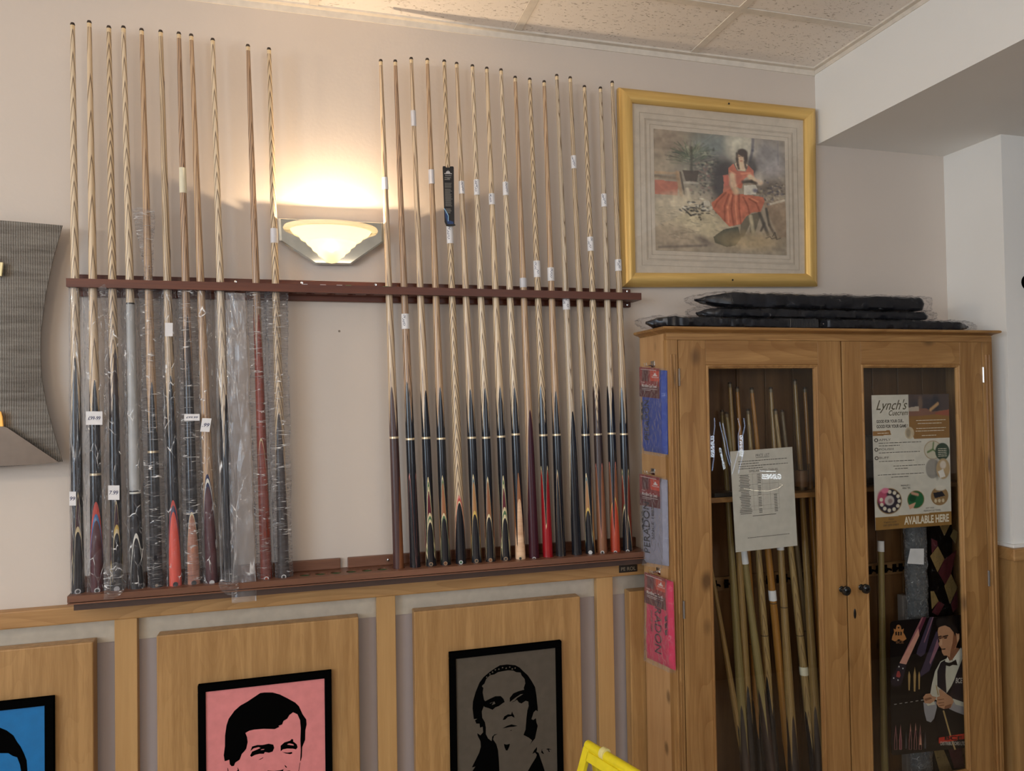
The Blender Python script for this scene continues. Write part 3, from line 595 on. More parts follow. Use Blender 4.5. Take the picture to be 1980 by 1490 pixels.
# ------------------------------------------------------------------ left, bagged cues
LG = 'plastic-wrapped snooker cues in left half of wall rack'
def ysl(f, y): return y
LC = [
 dict(lab='bagged cue at far left end of rack, cream-tipped black splice', s=0, lay=[(689, 0.22, 4, -10, V['black'])] + veneers(947, ['cream', 'gripe'], 10, 8, L=0.24) + veneers2(1012, ['cream', 'black'], 6, 10), bd=(1134, WB, KB, 0.007)),
 dict(lab='bagged cue with handwritten price card, red and blue topped maroon splice', s=1, lay=[pts4(734, V['black'], 4)] + [(965, 0.34, 1, 0, V['red']), (988, 0.30, 1, 0, V['blue']), (1000, 0.30, 1, 0, V['maroon'])], ring=913.8, bd=(1132, WB, KB, 0.007)),
 dict(lab='bagged close arrow-grained cue with dark butt and cream-edged black point', s=2, lay=[(672, 0.2, 4, 20, V['darkbr']), (760, 0.1, 4, 0, V['black'])] + veneers(962, ['cream', 'gripe'], 6, 6) + veneers2(1008, ['yellow', 'cream', 'black'], 8, 8), bd=(1129, WB, WB, 0.007)),
 dict(lab='bagged cue with long pale grey sleeve over its lower shaft', s=0, lay=[(586, 0.0, 1, 0, V['black']), (589, 0.0, 1, 0, V['silver']), (944, 0.0, 1, 0, V['black']), (946.5, 0.0, 1, 0, V['white']), (950, 0.0, 1, 0, V['black'])] + veneers2(1024, ['white', 'black'], 0, 9), bd=None),
 dict(lab='bagged reddish ash cue with torn film bag standing up above the rail', s=5, lay=[pts4(737, V['black'], 6, 0.16)], ring=870.5, bd=(1122, KB, DB, 0.006)),
 dict(lab='bagged cue with bright salmon red butt edged in navy', s=4, lay=[pts4(723.7, V['black'], 8, 0.18), (962, 0.36, 1, -3, V['red']), (972, 0.36, 1, -3, V['navy']), (984, 0.38, 1, -3, V['salmon'])], bd=(1121, KB, KB, 0.0065)),
 dict(lab='bagged cue with cream paper label and peach-pink butt splice', s=7, lay=[(608, 0.2, 4, 10, V['darkbr']), (700, 0.12, 4, 0, V['black'])] + veneers2(978, ['navy', 'cream', 'peach'], -4, 6), labs=[(326, 375, CREAMP, 0)], bd=(1118, KB, KB, 0.0065)),
 dict(lab='bagged pale cue, ash down to navy and white lines round a brown butt point', s=5, lay=veneers2(912, ['navy', 'white', 'navy', 'maroon'], -6, 8), bd=(1117, WB, WB, 0.0065)),
 dict(lab='bagged ash cue mostly hidden behind wide loose film sleeve', s=0, lay=[pts4(760, V['black'], 30, 0.2)], bd=None),
 dict(lab='bagged cue with reddish mahogany butt and pale pointed splice', s=7, lay=[(606, 0.16, 4, 20, V['redbr']), (843, 0.45, 1, -6, V['cream']), (848, 0.45, 1, -6, V['redbr'])], bd=(1109, WB, V['redbr'], 0.0065)),
 dict(lab='bagged ash cue nearest the lamp with dark brown pointed butt', s=2, lay=[(797, 0.34, 2, -8, V['darkbr'])], labs=[(443, 471, CLEARP, 0)], bd=(1106, WB, KB, 0.0065)),
]
bagspec = [  # x-left, x-right at top / bottom (px), y top, y bottom, material, wrinkle
 (133, 157, 136, 166, 552, 1152, FILMS, 0.25), (160, 210, 168, 205, 552, 1150, FILM, 0.5), (203, 236, 200, 250, 553, 1160, FILM, 0.5), (238, 266, 248, 283, 556, 1142, FILM, 0.3),
 (268, 310, 286, 323, 556, 1142, FILMC, 1.0), (312, 340, 322, 358, 556, 1137, FILM, 0.5), (343, 382, 358, 392, 554, 1136, FILMC, 1.0), (382, 408, 392, 424, 558, 1132, FILM, 0.3),
 (414, 440, 425, 462, 553, 1152, FILMS, 0.3), (476, 513, 497, 527, 558, 1123, FILMC, 0.9), (512, 556, 532, 566, 560, 1121, FILMC, 0.9)]
def sleeve(name, parent, cx0, cx1, spec, yc, inv, flat=False):
    xa, xb, xc, xd, ya, yb, mat, wr = spec
    n = 26; rows = 120; mb = MB(); vs = []
    for i in range(rows + 1):
        t = i / rows; y = ya + (yb - ya) * t
        pl_, pr = at(xa + (xc - xa) * t, y, yc), at(xb + (xd - xb) * t, y, yc)
        c = (pl_ + pr) / 2; hw = (pr - pl_).length / 2
        gath = 1.0
        if wr > 0.8 and t < 0.30:
            gath = 0.86 + 0.24 * abs(math.sin(i * 1.55 + 0.8 * math.sin(i))) * (1 - t / 0.30)
        dep = 0.016 if not flat else 0.006
        cue_r = 0.0085 + 0.006 * t
        dep = max(dep, cue_r + 0.003)
        if flat: dep = 0.005
        for k in range(n):
            th = 2 * PI * k / n
            nx = noise.noise(Vector((k * 0.9 + cx0 * 3, i * 0.10, cx0))) * wr * 0.0045
            ny = noise.noise(Vector((math.cos(th) * 2.1 + 7, math.sin(th) * 2.1, i * 0.22 + cx0 * 5))) * wr * 0.006
            x = hw * gath * (abs(math.cos(th)) ** 0.8) * (1 if math.cos(th) > 0 else -1)
            yy = dep * gath * math.sin(th)
            if yy > 0: yy = min(yy, 0.03)
            vs.append(Vector((c.x + x + nx, c.y + yy + ny, c.z + noise.noise(Vector((k * 0.5, i * 0.3, 3))) * 0.002)))
    fs = [(i * n + k, i * n + (k + 1) % n, (i + 1) * n + (k + 1) % n, (i + 1) * n + k) for i in range(rows) for k in range(n)]
    if inv is not None: vs = [inv @ v for v in vs]
    mb.add(vs, fs); return mb
for i, (c, t, f, bt) in enumerate(zip(LC, L_TOP, LF, L_BOT)):
    P1 = at(*t, YT)
    o = make_cue(c['lab'], LG, f, P1, bt[1], t[1], ASH[c['s']], c['lay'], c.get('ring'), c.get('labs', ()), badge=c.get('bd'))
    mw = Matrix.Translation(f) @ o.rotation_quaternion.to_matrix().to_4x4()
    mb = sleeve('film_sleeve', o, f.x, 0, bagspec[i], YB, mw.inverted())
    s = mb.build('film_sleeve', bagspec[i][6], o, fix=False)
    s.data.polygons.foreach_set('use_smooth', [True] * len(s.data.polygons))
# collars of torn film above the rail on cue five
o5 = [o for o in C.objects if o.get('label', '').startswith('bagged reddish')][0]
mw = Matrix.Translation(LF[4]) @ o5.rotation_quaternion.to_matrix().to_4x4(); inv = mw.inverted()
mb = MB(); vs = []; n = 20; R_ = 44
for i in range(R_ + 1):
    t = i / R_; y = 543 - (543 - 405) * t
    xl = 279 - 24 * max(0, t - 0.15) / 0.85 ; xr = 294 + 6 * t
    a, b_ = at(xl, y, -0.066), at(xr, y, -0.066); c_ = (a + b_) / 2; hw = (b_ - a).length / 2
    for k in range(n):
        th = 2 * PI * k / n
        vs.append(inv @ Vector((c_.x + hw * math.cos(th) + noise.noise(Vector((k * 0.8, i * 0.2, 2))) * 0.004, c_.y + (0.009 + 0.006 * t) * math.sin(th) + noise.noise(Vector((k * 0.7, i * 0.3, 9))) * 0.006, c_.z + (0.006 * noise.noise(Vector((k * 0.6, 1, 1))) if t > 0.9 else 0))))
mb.add(vs, [(i * n + k, i * n + (k + 1) % n, (i + 1) * n + (k + 1) % n, (i + 1) * n + k) for i in range(R_) for k in range(n)])
s = mb.build('torn_film_collar', FILMC, o5, fix=False); s.data.polygons.foreach_set('use_smooth', [True] * len(s.data.polygons))
# wide empty film bag and hanging flaps
eb = sleeve('film_bag', None, 0.77, 0, (436, 474, 448, 496, 566, 1163, FILMS, 0.5), -0.088, None, True)
eb = eb.build('film_bag', film('wide_bag_film', 0.10, nscale=14, stretch=(1.8, 1.8, 0.5), amt=0.4, wid=0.04), None, fix=False); eb.data.polygons.foreach_set('use_smooth', [True] * len(eb.data.polygons))
tag(eb, 'wide empty clear plastic bag hanging over front of rack base', 'plastic bag')
def flap(name, parent_idx, poly, Y):
    o = [q for q in C.objects if q.get('label') == LC[parent_idx]['lab']][0]
    inv = (Matrix.Translation(LF[parent_idx]) @ o.rotation_quaternion.to_matrix().to_4x4()).inverted()
    P = [at(x, y, Y) for x, y in poly]; c = sum(P, Vector()) / len(P); mb = MB()
    rings = [[c + (p - c) * k / 6 + Vector((0, -0.006 * math.cos(k / 6 * PI / 2) + 0.004 * noise.noise(p * 40 + Vector((k, 0, 0))), 0)) for p in P] for k in range(1, 7)]
    n = len(P); vs = [c] + [p for r in rings for p in r]
    fs = [(0, 1 + k, 1 + (k + 1) % n) for k in range(n)] + [(1 + j * n + k, 1 + j * n + (k + 1) % n, 1 + (j + 1) * n + (k + 1) % n, 1 + (j + 1) * n + k) for j in range(5) for k in range(n)]
    mb.add([inv @ v for v in vs], fs); s = mb.build(name, FILMC, o, fix=False); s.data.polygons.foreach_set('use_smooth', [True] * len(s.data.polygons))
flap('film_flap', 2, [(199, 1110), (206, 1095), (222, 1086), (238, 1090), (246, 1110), (244, 1135), (232, 1150), (218, 1158), (200, 1160), (202, 1138)], -0.105)
flap('film_flap', 8, [(422, 1130), (432, 1105), (446, 1098), (458, 1110), (462, 1135), (455, 1152), (440, 1150), (428, 1142)], -0.104)
flap('film_flap', 1, [(190, 556), (202, 548), (206, 556), (214, 620), (218, 680), (212, 690), (206, 640)], -0.088)
# price cards clipped on the bags
def card(i, x0, y0, x1, y1, s_, label, tilt=0.0):
    o = [q for q in C.objects if q.get('label') == LC[i]['lab']][0]
    inv = (Matrix.Translation(LF[i]) @ o.rotation_quaternion.to_matrix().to_4x4()).inverted()
    Y = -0.0865
    q = Quad(*[inv @ at(x, y, Y) for x, y in ((x0 + tilt, y0), (x1 + tilt, y0 + tilt * 0.3), (x1 - tilt, y1 + tilt * 0.4), (x0 - tilt, y1))], n=(0, -1, 0))
    mb = MB(); q.rect(mb, 0, 0, 1, 1, 0, 0.0008); c_ = mb.build('price_card', PAPER, o); c_['label'] = label
    if s_: mb = MB(); text(mb, s_, q, 0.12 if len(s_) > 4 else 0.1, 0.36, 0.88, 0.64, 0.0012, shear=0.2, bold=0.01); mb.build('handwriting', INK, c_)
card(1, 166, 795, 198, 821, '£99-99', 'white card with handwritten price')
card(2, 209, 938, 231, 966, '7.99', 'white card with handwritten price')
card(0, 134, 950, 147, 977, '99', 'white card with handwritten price')
card(6, 356, 800, 386, 813, '£99.99', 'white card with handwritten price')
card(7, 389, 808, 407, 834, '.99', 'tilted white card with handwritten price', 2)
card(5, 319, 624, 334, 650, '', 'blank white paper patch')

# ------------------------------------------------------------------ wall lamp
lp = thing('wall_lamp', (0.066, 0, 1.90), 'lit scalloped glass uplighter on faceted mirror plate', 'lamp')
MIR = plain('mirror_plate', (0.62, 0.64, 0.60), rough=0.06, metal=1.0)
plate = [at(*p, -0.026) for p in ((537.6, 421.6), (742.6, 430.3), (742.6, 467), (679, 511), (609, 510), (539.6, 465))]
pc = sum(plate, Vector()) / 6
mb = MB(); inner = [pc + (p - pc) * 0.95 + Vector((0, -0.004, 0)) for p in plate]; back = [p + Vector((0, 0.012, 0)) for p in plate]
mb.add(plate + inner + back, [tuple(range(6, 12))] + [tuple(range(12, 18))])
mb.build('mirror_plate', MIR, lp, fix=False)
mb = MB(); mb.add(plate + inner + back, [(i, (i + 1) % 6, (i + 1) % 6 + 6, i + 6) for i in range(6)] + [(i, (i + 1) % 6, (i + 1) % 6 + 12, i + 12) for i in range(6)]); mb.build('bevelled_edge', plain('bevel_glass', (0.62, 0.64, 0.58), rough=0.15, metal=0.4), lp)
MB().box(0.0, 0.13, -0.016, 0, 1.93, 2.0).build('wall_bracket', DARKMET, lp)
gm, nt, b = newmat('frosted_glass_bowl'); out = nt.nodes['Material Output']
b.inputs['Base Color'].default_value = (0.95, 0.88, 0.74, 1); b.inputs['Roughness'].default_value = 0.35
trn = nd(nt, 'ShaderNodeBsdfTranslucent'); trn.inputs[0].default_value = (1.0, 0.95, 0.84, 1)
mx = nd(nt, 'ShaderNodeMixShader'); mx.inputs[0].default_value = 0.7; lk(nt, b.outputs[0], mx.inputs[1]); lk(nt, trn.outputs[0], mx.inputs[2]); lk(nt, mx.outputs[0], out.inputs[0])
bx = 0.0635; zr = 2.0015; prof = []
# ribbed half bowl
steps = [(0.014, -0.094), (0.020, -0.090), (0.024, -0.083), (0.036, -0.076), (0.040, -0.068), (0.052, -0.061), (0.056, -0.052), (0.068, -0.044), (0.072, -0.036), (0.086, -0.029), (0.091, -0.021), (0.106, -0.014), (0.112, -0.006)]
prof = [(0.0, -0.097)] + steps + [(0.1165, 0.0), (0.1135, 0.0), (0.106, -0.008), (0.084, -0.025), (0.06, -0.045), (0.034, -0.072), (0.018, -0.087), (0.0, -0.089)]
MB().lathe(prof, (bx, -0.031, zr), 40, 1, 0.78, PI, 2 * PI).build('glass_bowl', gm, lp, True)
MB().lathe([(0.117, -0.004), (0.1315, -0.003), (0.134, 0.002), (0.1315, 0.007), (0.124, 0.008), (0.119, 0.004), (0.117, -0.004)], (bx, -0.031, zr), 40, 1, 0.78, PI, 2 * PI).build('bowl_rim', gm, lp, True)
bu = MB().lathe([(0.0, -0.016), (0.006, -0.013), (0.008, -0.004), (0.007, 0.003), (0.0, 0.006)], (bx, -0.066, zr - 0.054), 16).build('bulb', plain('bulb_glow', (1, 0.9, 0.7), emit=(1.0, 0.72, 0.42), es=14), lp, True)
l = bpy.data.lights.new('lamp_bulb', 'POINT'); l.energy = 17; l.color = (1.0, 0.74, 0.47); l.shadow_soft_size = 0.006
lo = bpy.data.objects.new('lamp_bulb', l); C.objects.link(lo); lo.location = (bx, -0.066, zr - 0.040)

# ------------------------------------------------------------------ brushed metal wall art at left
wm, nt, b = newmat('swirled_steel')
tc = nd(nt, 'ShaderNodeTexCoord'); sp = nd(nt, 'ShaderNodeSeparateXYZ'); lk(nt, tc.outputs['Object'], sp.inputs[0])
wv = nd(nt, 'ShaderNodeTexWave', wave_type='BANDS', bands_direction='X'); wv.inputs['Scale'].default_value = 60; wv.inputs['Distortion'].default_value = 2.5; wv.inputs['Detail'].default_value = 2; wv.inputs['Detail Scale'].default_value = 6
mp = nd(nt, 'ShaderNodeMapping'); mp.inputs['Location'].default_value = (0.33, 0, 0); mp.inputs['Scale'].default_value = (1, 1, 0.9); lk(nt, tc.outputs['Object'], mp.inputs['Vector']); lk(nt, mp.outputs[0], wv.inputs['Vector'])
n = nd(nt, 'ShaderNodeTexNoise'); mp2 = nd(nt, 'ShaderNodeMapping'); mp2.inputs['Scale'].default_value = (5, 5, 60); lk(nt, tc.outputs['Object'], mp2.inputs['Vector']); lk(nt, mp2.outputs[0], n.inputs['Vector']); n.inputs['Scale'].default_value = 2
lk(nt, ramp(nt, mth(nt, 'ADD', mth(nt, 'MULTIPLY', wv.outputs['Fac'], 0.25), mth(nt, 'MULTIPLY', n.outputs['Fac'], 0.75)), [(0.25, (0.075, 0.064, 0.054)), (0.75, (0.18, 0.165, 0.145))]), b.inputs['Base Color'])
b.inputs['Metallic'].default_value = 0.75; b.inputs['Roughness'].default_value = 0.42
bump(nt, b, wv.outputs['Fac'], 0.25, 0.0015)
wl = thing('metal_wall_light', (-0.9, 0, 1.66), 'concave-sided brushed steel wall light plate with amber glass', 'wall light')
edge = [(1.9793, -0.6249), (1.885, -0.648), (1.80, -0.6640), (1.7, -0.6755), (1.64, -0.677), (1.57, -0.6735), (1.50, -0.662), (1.43, -0.6455), (1.3583, -0.6269)]
xc = -0.90; mb = MB(); vs = []; NX = 16
for z, xr in edge:
    for k in range(NX + 1):
        u = k / NX; x = xc + (xr - xc) * (2 * u - 1); w_ = abs(2 * u - 1)
        zc = z + (0.004 if z > 1.9 else (-0.01 if z < 1.4 else 0)) * (1 - w_ * w_)
        vs.append((x, -0.045 - 0.020 * (1 - w_ ** 2) , zc))
m_ = len(edge)
mb.add(vs, [(i * (NX + 1) + k, i * (NX + 1) + k + 1, (i + 1) * (NX + 1) + k + 1, (i + 1) * (NX + 1) + k) for i in range(m_ - 1) for k in range(NX)])
mb2 = MB(); off = len(vs); mb2.add(vs + [Vector(v) + Vector((0, 0.003, 0)) for v in vs], mb.f + [tuple(j + off for j in f)[::-1] for f in mb.f] + [(i * (NX + 1) + NX, (i + 1) * (NX + 1) + NX, (i + 1) * (NX + 1) + NX + off, i * (NX + 1) + NX + off) for i in range(m_ - 1)] + [(k, k + 1, k + 1 + off, k + off) for k in range(NX)] + [((m_ - 1) * (NX + 1) + k, (m_ - 1) * (NX + 1) + k + 1, (m_ - 1) * (NX + 1) + k + 1 + off, (m_ - 1) * (NX + 1) + k + off) for k in range(NX)])
mb2.build('steel_sheet', wm, wl, True)
A_ = plain('amber_glass', (0.8, 0.45, 0.12), rough=0.2, emit=(1.0, 0.45, 0.08), es=0.5)
MB().prism([at(*p, -0.075) for p in ((0, 823), (13, 826), (113, 893), (60, 898), (0, 901))] + [Vector((-0.9, -0.075, 1.352)), Vector((-1.17, -0.075, 1.36)), Vector((-1.05, -0.075, 1.43))], (0, 0.004, 0)).build('lower_flange', plain('brown_steel', (0.16, 0.125, 0.10), rough=0.4, metal=0.6), wl)
MB().prism([at(0, 507, -0.078), at(5, 507, -0.078), at(2, 533, -0.078), at(-8, 533, -0.078)] + [Vector((-0.83, -0.078, 1.86)), Vector((-0.83, -0.078, 1.91))], (0, 0.006, 0)).build('glass_insert', plain('cream_glass', (0.8, 0.7, 0.4), rough=0.2, emit=(1.0, 0.8, 0.4), es=0.15), wl)
MB().prism([at(0, 795, -0.078), at(3, 805, -0.078), at(5, 824, -0.078), at(0, 824, -0.078)] + [Vector((-0.83, -0.078, 1.43)), Vector((-0.83, -0.078, 1.49))], (0, 0.006, 0)).build('glass_insert', A_, wl)
MB().box(-0.98, -0.82, -0.045, 0, 1.6, 1.72).build('wall_bracket', DARKMET, wl)
# screw hole in the plaster
tag(MB().lathe([(0, -0.001), (0.003, -0.0008), (0.0035, 0)], (0, 0, 0), 8).build('wall_plug', S('filler_grey', (130, 118, 105))), 'tiny screw plug in bare wall between cue groups', 'screw').matrix_world = Matrix.Translation(at(656, 640, 0)) @ Matrix.Rotation(-PI / 2, 4, 'X')

# ------------------------------------------------------------------ painted canvases (flat print as vertex colour)
class Canvas:
    def __init__(s, w, h, bg): s.w, s.h = w, h; s.a = np.zeros((h, w, 3)) + np.array(lin(bg)); s.Y, s.X = np.mgrid[0:h, 0:w]; s.U = (s.X + 0.5) / w; s.V = (s.Y + 0.5) / h; s.r = np.random.RandomState(5)
    def _mix(s, m, col): s.a = s.a * (1 - m[..., None]) + np.array(lin(col)) * m[..., None]
    def poly(s, pts, col, al=1.0):
        ins = np.zeros((s.h, s.w), bool); n = len(pts)
        for i in range(n):
            x0, y0 = pts[i]; x1, y1 = pts[(i + 1) % n]
            if y0 == y1: continue
            c = ((y0 > s.V) != (y1 > s.V)) & (s.U < (x1 - x0) * (s.V - y0) / (y1 - y0) + x0); ins ^= c
        s._mix(ins * al, col)
    def ell(s, cx, cy, rx, ry, col, al=1.0, soft=0.3, rot=0.0):
        c, n = math.cos(rot), math.sin(rot); du, dv = s.U - cx, s.V - cy
        d = np.sqrt(((du * c + dv * n) / rx) ** 2 + ((-du * n + dv * c) / ry) ** 2)
        s._mix(np.clip((1 + soft - d) / (2 * soft + 1e-6), 0, 1) * al, col)
    def line(s, pts, wd, col, al=1.0):
        for (x0, y0), (x1, y1) in zip(pts[:-1], pts[1:]):
            L2 = (x1 - x0) ** 2 + (y1 - y0) ** 2 + 1e-9
            t = np.clip(((s.U - x0) * (x1 - x0) + (s.V - y0) * (y1 - y0)) / L2, 0, 1)
            d = np.hypot(s.U - x0 - t * (x1 - x0), s.V - y0 - t * (y1 - y0))
            s._mix(np.clip(1.5 - d / wd, 0, 1) * al, col)
    def fuzz(s, amp, cell):
        gh, gw = s.h // cell + 2, s.w // cell + 2; g = s.r.rand(gh, gw) - 0.5
        yy, xx = s.Y / cell, s.X / cell; y0, x0 = yy.astype(int), xx.astype(int); fy, fx = yy - y0, xx - x0
        v = g[y0, x0] * (1 - fy) * (1 - fx) + g[y0 + 1, x0] * fy * (1 - fx) + g[y0, x0 + 1] * (1 - fy) * fx + g[y0 + 1, x0 + 1] * fy * fx
        s.a = np.clip(s.a * (1 + amp * v[..., None]), 0, 1)
    def mesh(s, name, q, d, parent, rough=0.5, coat=0.0):
        vs = [q((i + 0.0) / (s.w - 1), j / (s.h - 1), d) for j in range(s.h) for i in range(s.w)]
        fs = [(j * s.w + i, j * s.w + i + 1, (j + 1) * s.w + i + 1, (j + 1) * s.w + i) for j in range(s.h - 1) for i in range(s.w - 1)]
        mb = MB(); mb.add(vs, fs)
        m, nt, b = newmat(name + '_ink'); at_ = nd(nt, 'ShaderNodeAttribute', attribute_name='ink'); lk(nt, at_.outputs['Color'], b.inputs['Base Color'])
        b.inputs['Roughness'].default_value = rough; b.inputs['Coat Weight'].default_value = coat; b.inputs['Specular IOR Level'].default_value = 0.3
        o = mb.build(name, m, parent, fix=False); ca = o.data.color_attributes.new('ink', 'FLOAT_COLOR', 'POINT')
        ca.data.foreach_set('color', np.concatenate([s.a.reshape(-1, 3), np.ones((s.w * s.h, 1))], 1).astype(np.float32).ravel())
        return o

# ------------------------------------------------------------------ gilt framed watercolour
Yf = -0.024
TL, TR, BR, BL = at(1197, 168, Yf), at(1578, 209, Yf), at(1582, 553, Yf), at(1205, 554, Yf)
pf = thing('framed_painting', (BL + BR) / 2, 'large gilt-framed watercolour of seated woman in red dress', 'painting')
fq = Quad(TL, TR, BR, BL, (0, -1, 0))
fw, fh = 0.062, 0.070   # frame width in u, v
prof = [(0.0, -0.020), (0.0, -0.004), (0.10, 0.002), (0.45, 0.0075), (0.75, 0.006), (0.92, 0.001), (1.0, -0.002), (1.0, -0.012)]
def frame_rail(side):
    def P(t, k, d):  # t along, k across 0..1
        a = fw * k; b_ = fh * k
        c = [(a, b_), (1 - a, b_), (1 - a, 1 - b_), (a, 1 - b_)]
        p0, p1 = c[side], c[(side + 1) % 4]
        return fq(p0[0] + (p1[0] - p0[0]) * t, p0[1] + (p1[1] - p0[1]) * t, d)
    mb = MB(); vs = [P(t, k, d) for t in (0, 1) for k, d in prof]; n = len(prof)
    mb.add(vs, [(i, i + 1, n + i + 1, n + i) for i in range(n - 1)]); return mb
GOLDW = wood('gilt_wood', (0.84, 0.57, 0.20), (0.64, 0.41, 0.12), 'X', contrast=0.8, rough=0.34); GOLDW.node_tree.nodes['Principled BSDF'].inputs['Metallic'].default_value = 0.4
GOLDV = wood('gilt_wood_upright', (0.84, 0.57, 0.20), (0.64, 0.41, 0.12), 'Z', contrast=0.8, rough=0.34); GOLDV.node_tree.nodes['Principled BSDF'].inputs['Metallic'].default_value = 0.4
for sd in range(4):
    o = frame_rail(sd).build('frame_rail', GOLDW if sd % 2 == 0 else GOLDV, pf, True, fix=False)
mb = MB(); fq.rect(mb, fw * 0.9, fh * 0.9, 1 - fw * 0.9, 1 - fh * 0.9, -0.016, -0.012); mb.build('backing_board', GOLDD, pf)
MATC = S('mount_card', (218, 204, 190), rough=0.7)
mb = MB(); fq.rect(mb, fw, fh, 1 - fw, 1 - fh, -0.0120, -0.0105); mb.build('mount', MATC, pf)
def crop(x, y): return (1180 + x / 3.548, 150 + y / 3.548)
Yp = Yf + 0.0100
pq = Quad(at(*crop(296, 350), Yp), at(*crop(1196, 436), Yp), at(*crop(1210, 1219), Yp), at(*crop(311, 1184), Yp), (0, -1, 0))
for g in (0.028, 0.055, 0.063, 0.10):    # ruled mount lines
    gg = g * 1.25; mb = MB(); a0, a1, b0, b1 = -g, 1 + g, -gg, 1 + gg; t_ = 0.0011
    for r_ in ((a0, b0, a1, b0 + t_), (a0, b1 - t_, a1, b1), (a0, b0, a0 + t_, b1), (a1 - t_, b0, a1, b1)): pq.rect(mb, r_[0], r_[1], r_[2], r_[3], 0.0004, 0.0008)
    mb.build('mount_line', S('mount_line_ink', (150, 135, 118)), pf)
def uv(x, y):
    u = (x - 303) / 900; top = 350 + 86 * u; bot = 1184 + 35 * u; return (u, (y - top) / (bot - top))
cv = Canvas(230, 210, (160, 146, 130))
E_ = lambda x, y, rx, ry, c, al=0.6, soft=0.5, rot=0: cv.ell(*uv(x, y), rx / 900, ry / 830, c, al, soft, rot)
P_ = lambda pts, c, al=0.9: cv.poly([uv(*p) for p in pts], c, al)
L_ = lambda pts, w_, c, al=0.9: cv.line([uv(*p) for p in pts], w_ / 900, c, al)
E_(640, 560, 200, 220, (120, 118, 110), 0.7); E_(740, 620, 120, 180, (86, 82, 88), 0.6); E_(1080, 560, 130, 160, (132, 130, 138), 0.7)
E_(700, 450, 130, 80, (125, 138, 140), 0.6); E_(880, 470, 90, 90, (205, 198, 182), 0.9); E_(400, 440, 110, 90, (150, 132, 118), 0.7); E_(1120, 620, 80, 60, (175, 168, 170), 0.6)
L_([(975, 425), (970, 500), (950, 580)], 10, (70, 68, 92), 0.7); L_([(1150, 430), (1150, 600)], 5, (110, 108, 120), 0.4)
rs = random.Random(3)
for k in range(150):
    a = rs.uniform(-2.9, -0.2); r0 = rs.uniform(10, 60); r1 = r0 + rs.uniform(40, 150); cx, cy = 555 + rs.uniform(-30, 30), 560 + rs.uniform(-30, 50)
    L_([(cx + r0 * math.cos(a), cy + r0 * math.sin(a) * 0.9), (cx + r1 * math.cos(a), cy + r1 * math.sin(a) * 0.9 + 0.001 * r1 * r1)], rs.uniform(2, 5), rs.choice([(84, 98, 84), (108, 118, 100), (64, 78, 70), (150, 150, 128), (92, 88, 84)]), 0.5)
for k in range(220):
    x, y = rs.gauss(640, 60), rs.gauss(680, 90); E_(x, y, rs.uniform(5, 13), rs.uniform(4, 10), rs.choice([(70, 74, 68), (165, 158, 140), (95, 96, 92), (52, 50, 54), (140, 110, 104)]), 0.65, 0.4)
L_([(550, 480), (552, 560), (548, 650)], 9, (70, 66, 60), 0.8); P_([(490, 635), (600, 640), (585, 710), (510, 710)], (66, 52, 48)); L_([(500, 720), (590, 725)], 8, (180, 172, 160), 0.8)
E_(740, 720, 60, 130, (46, 42, 52), 0.85, 0.4); E_(790, 620, 60, 50, (48, 44, 50), 0.8, 0.4); E_(965, 620, 35, 70, (40, 36, 48), 0.8, 0.4)
P_([(305, 700), (460, 715), (455, 810), (305, 800)], (172, 98, 80)); P_([(303, 640), (470, 650), (470, 668), (303, 662)], (175, 148, 122)); L_([(305, 675), (445, 690)], 9, (100, 86, 78))
for k in range(16): L_([(312 + k * 9, 676), (313 + k * 9, 700)], 3, (160, 140, 118), 0.9)
L_([(455, 650), (480, 810)], 12, (170, 138, 108)); L_([(475, 650), (500, 800)], 6, (84, 70, 62)); L_([(520, 760), (540, 850)], 10, (196, 184, 165))
E_(480, 930, 190, 130, (198, 184, 160), 0.85, 0.3); E_(620, 1010, 170, 100, (200, 186, 158), 0.85, 0.3); E_(420, 1090, 160, 90, (165, 148, 130), 0.8, 0.4); E_(360, 960, 60, 90, (176, 160, 138), 0.6)
for k in range(60): x, y = rs.uniform(310, 740), rs.uniform(830, 1100); L_([(x, y), (x + rs.uniform(20, 60), y + rs.uniform(-8, 18))], rs.uniform(2, 5), rs.choice([(140, 124, 108), (218, 206, 184), (110, 98, 88)]), 0.4)
for k in range(70): x, y = rs.gauss(590, 55), rs.gauss(900, 24); E_(x, y, rs.uniform(5, 16), rs.uniform(4, 9), rs.choice([(48, 46, 52), (90, 88, 88), (212, 204, 190), (36, 34, 38)]), 0.75, 0.3)
L_([(500, 905), (540, 945), (575, 935)], 6, (44, 42, 48)); P_([(625, 850), (640, 842), (668, 848), (672, 880), (630, 880)], (206, 198, 184))
E_(1110, 760, 110, 50, (100, 90, 86), 0.7); P_([(1040, 860), (1195, 830), (1205, 1090), (1150, 1100)], (150, 124, 104), 0.7); L_([(1080, 870), (1190, 842)], 8, (206, 196, 180), 0.8)
for k in range(90): x, y = rs.gauss(1110, 60), rs.gauss(790, 40); E_(x, y, rs.uniform(4, 14), rs.uniform(4, 9), rs.choice([(60, 54, 60), (128, 116, 108), (182, 168, 150), (88, 86, 104)]), 0.6, 0.3)
P_([(690, 1090), (760, 1040), (860, 1020), (880, 1100), (840, 1150), (780, 1160), (700, 1130)], (62, 68, 60)); P_([(880, 1000), (930, 940), (1000, 925), (1020, 940), (975, 1070), (940, 1060), (945, 1000), (900, 1090), (870, 1100)], (104, 96, 82)); L_([(950, 950), (965, 1060)], 12, (186, 172, 146))
L_([(1000, 900), (1040, 1000), (1070, 1080)], 12, (76, 70, 66)); L_([(1060, 900), (1080, 1010), (1130, 1100)], 9, (66, 62, 60)); L_([(1040, 1010), (1020, 1050)], 8, (70, 64, 60))
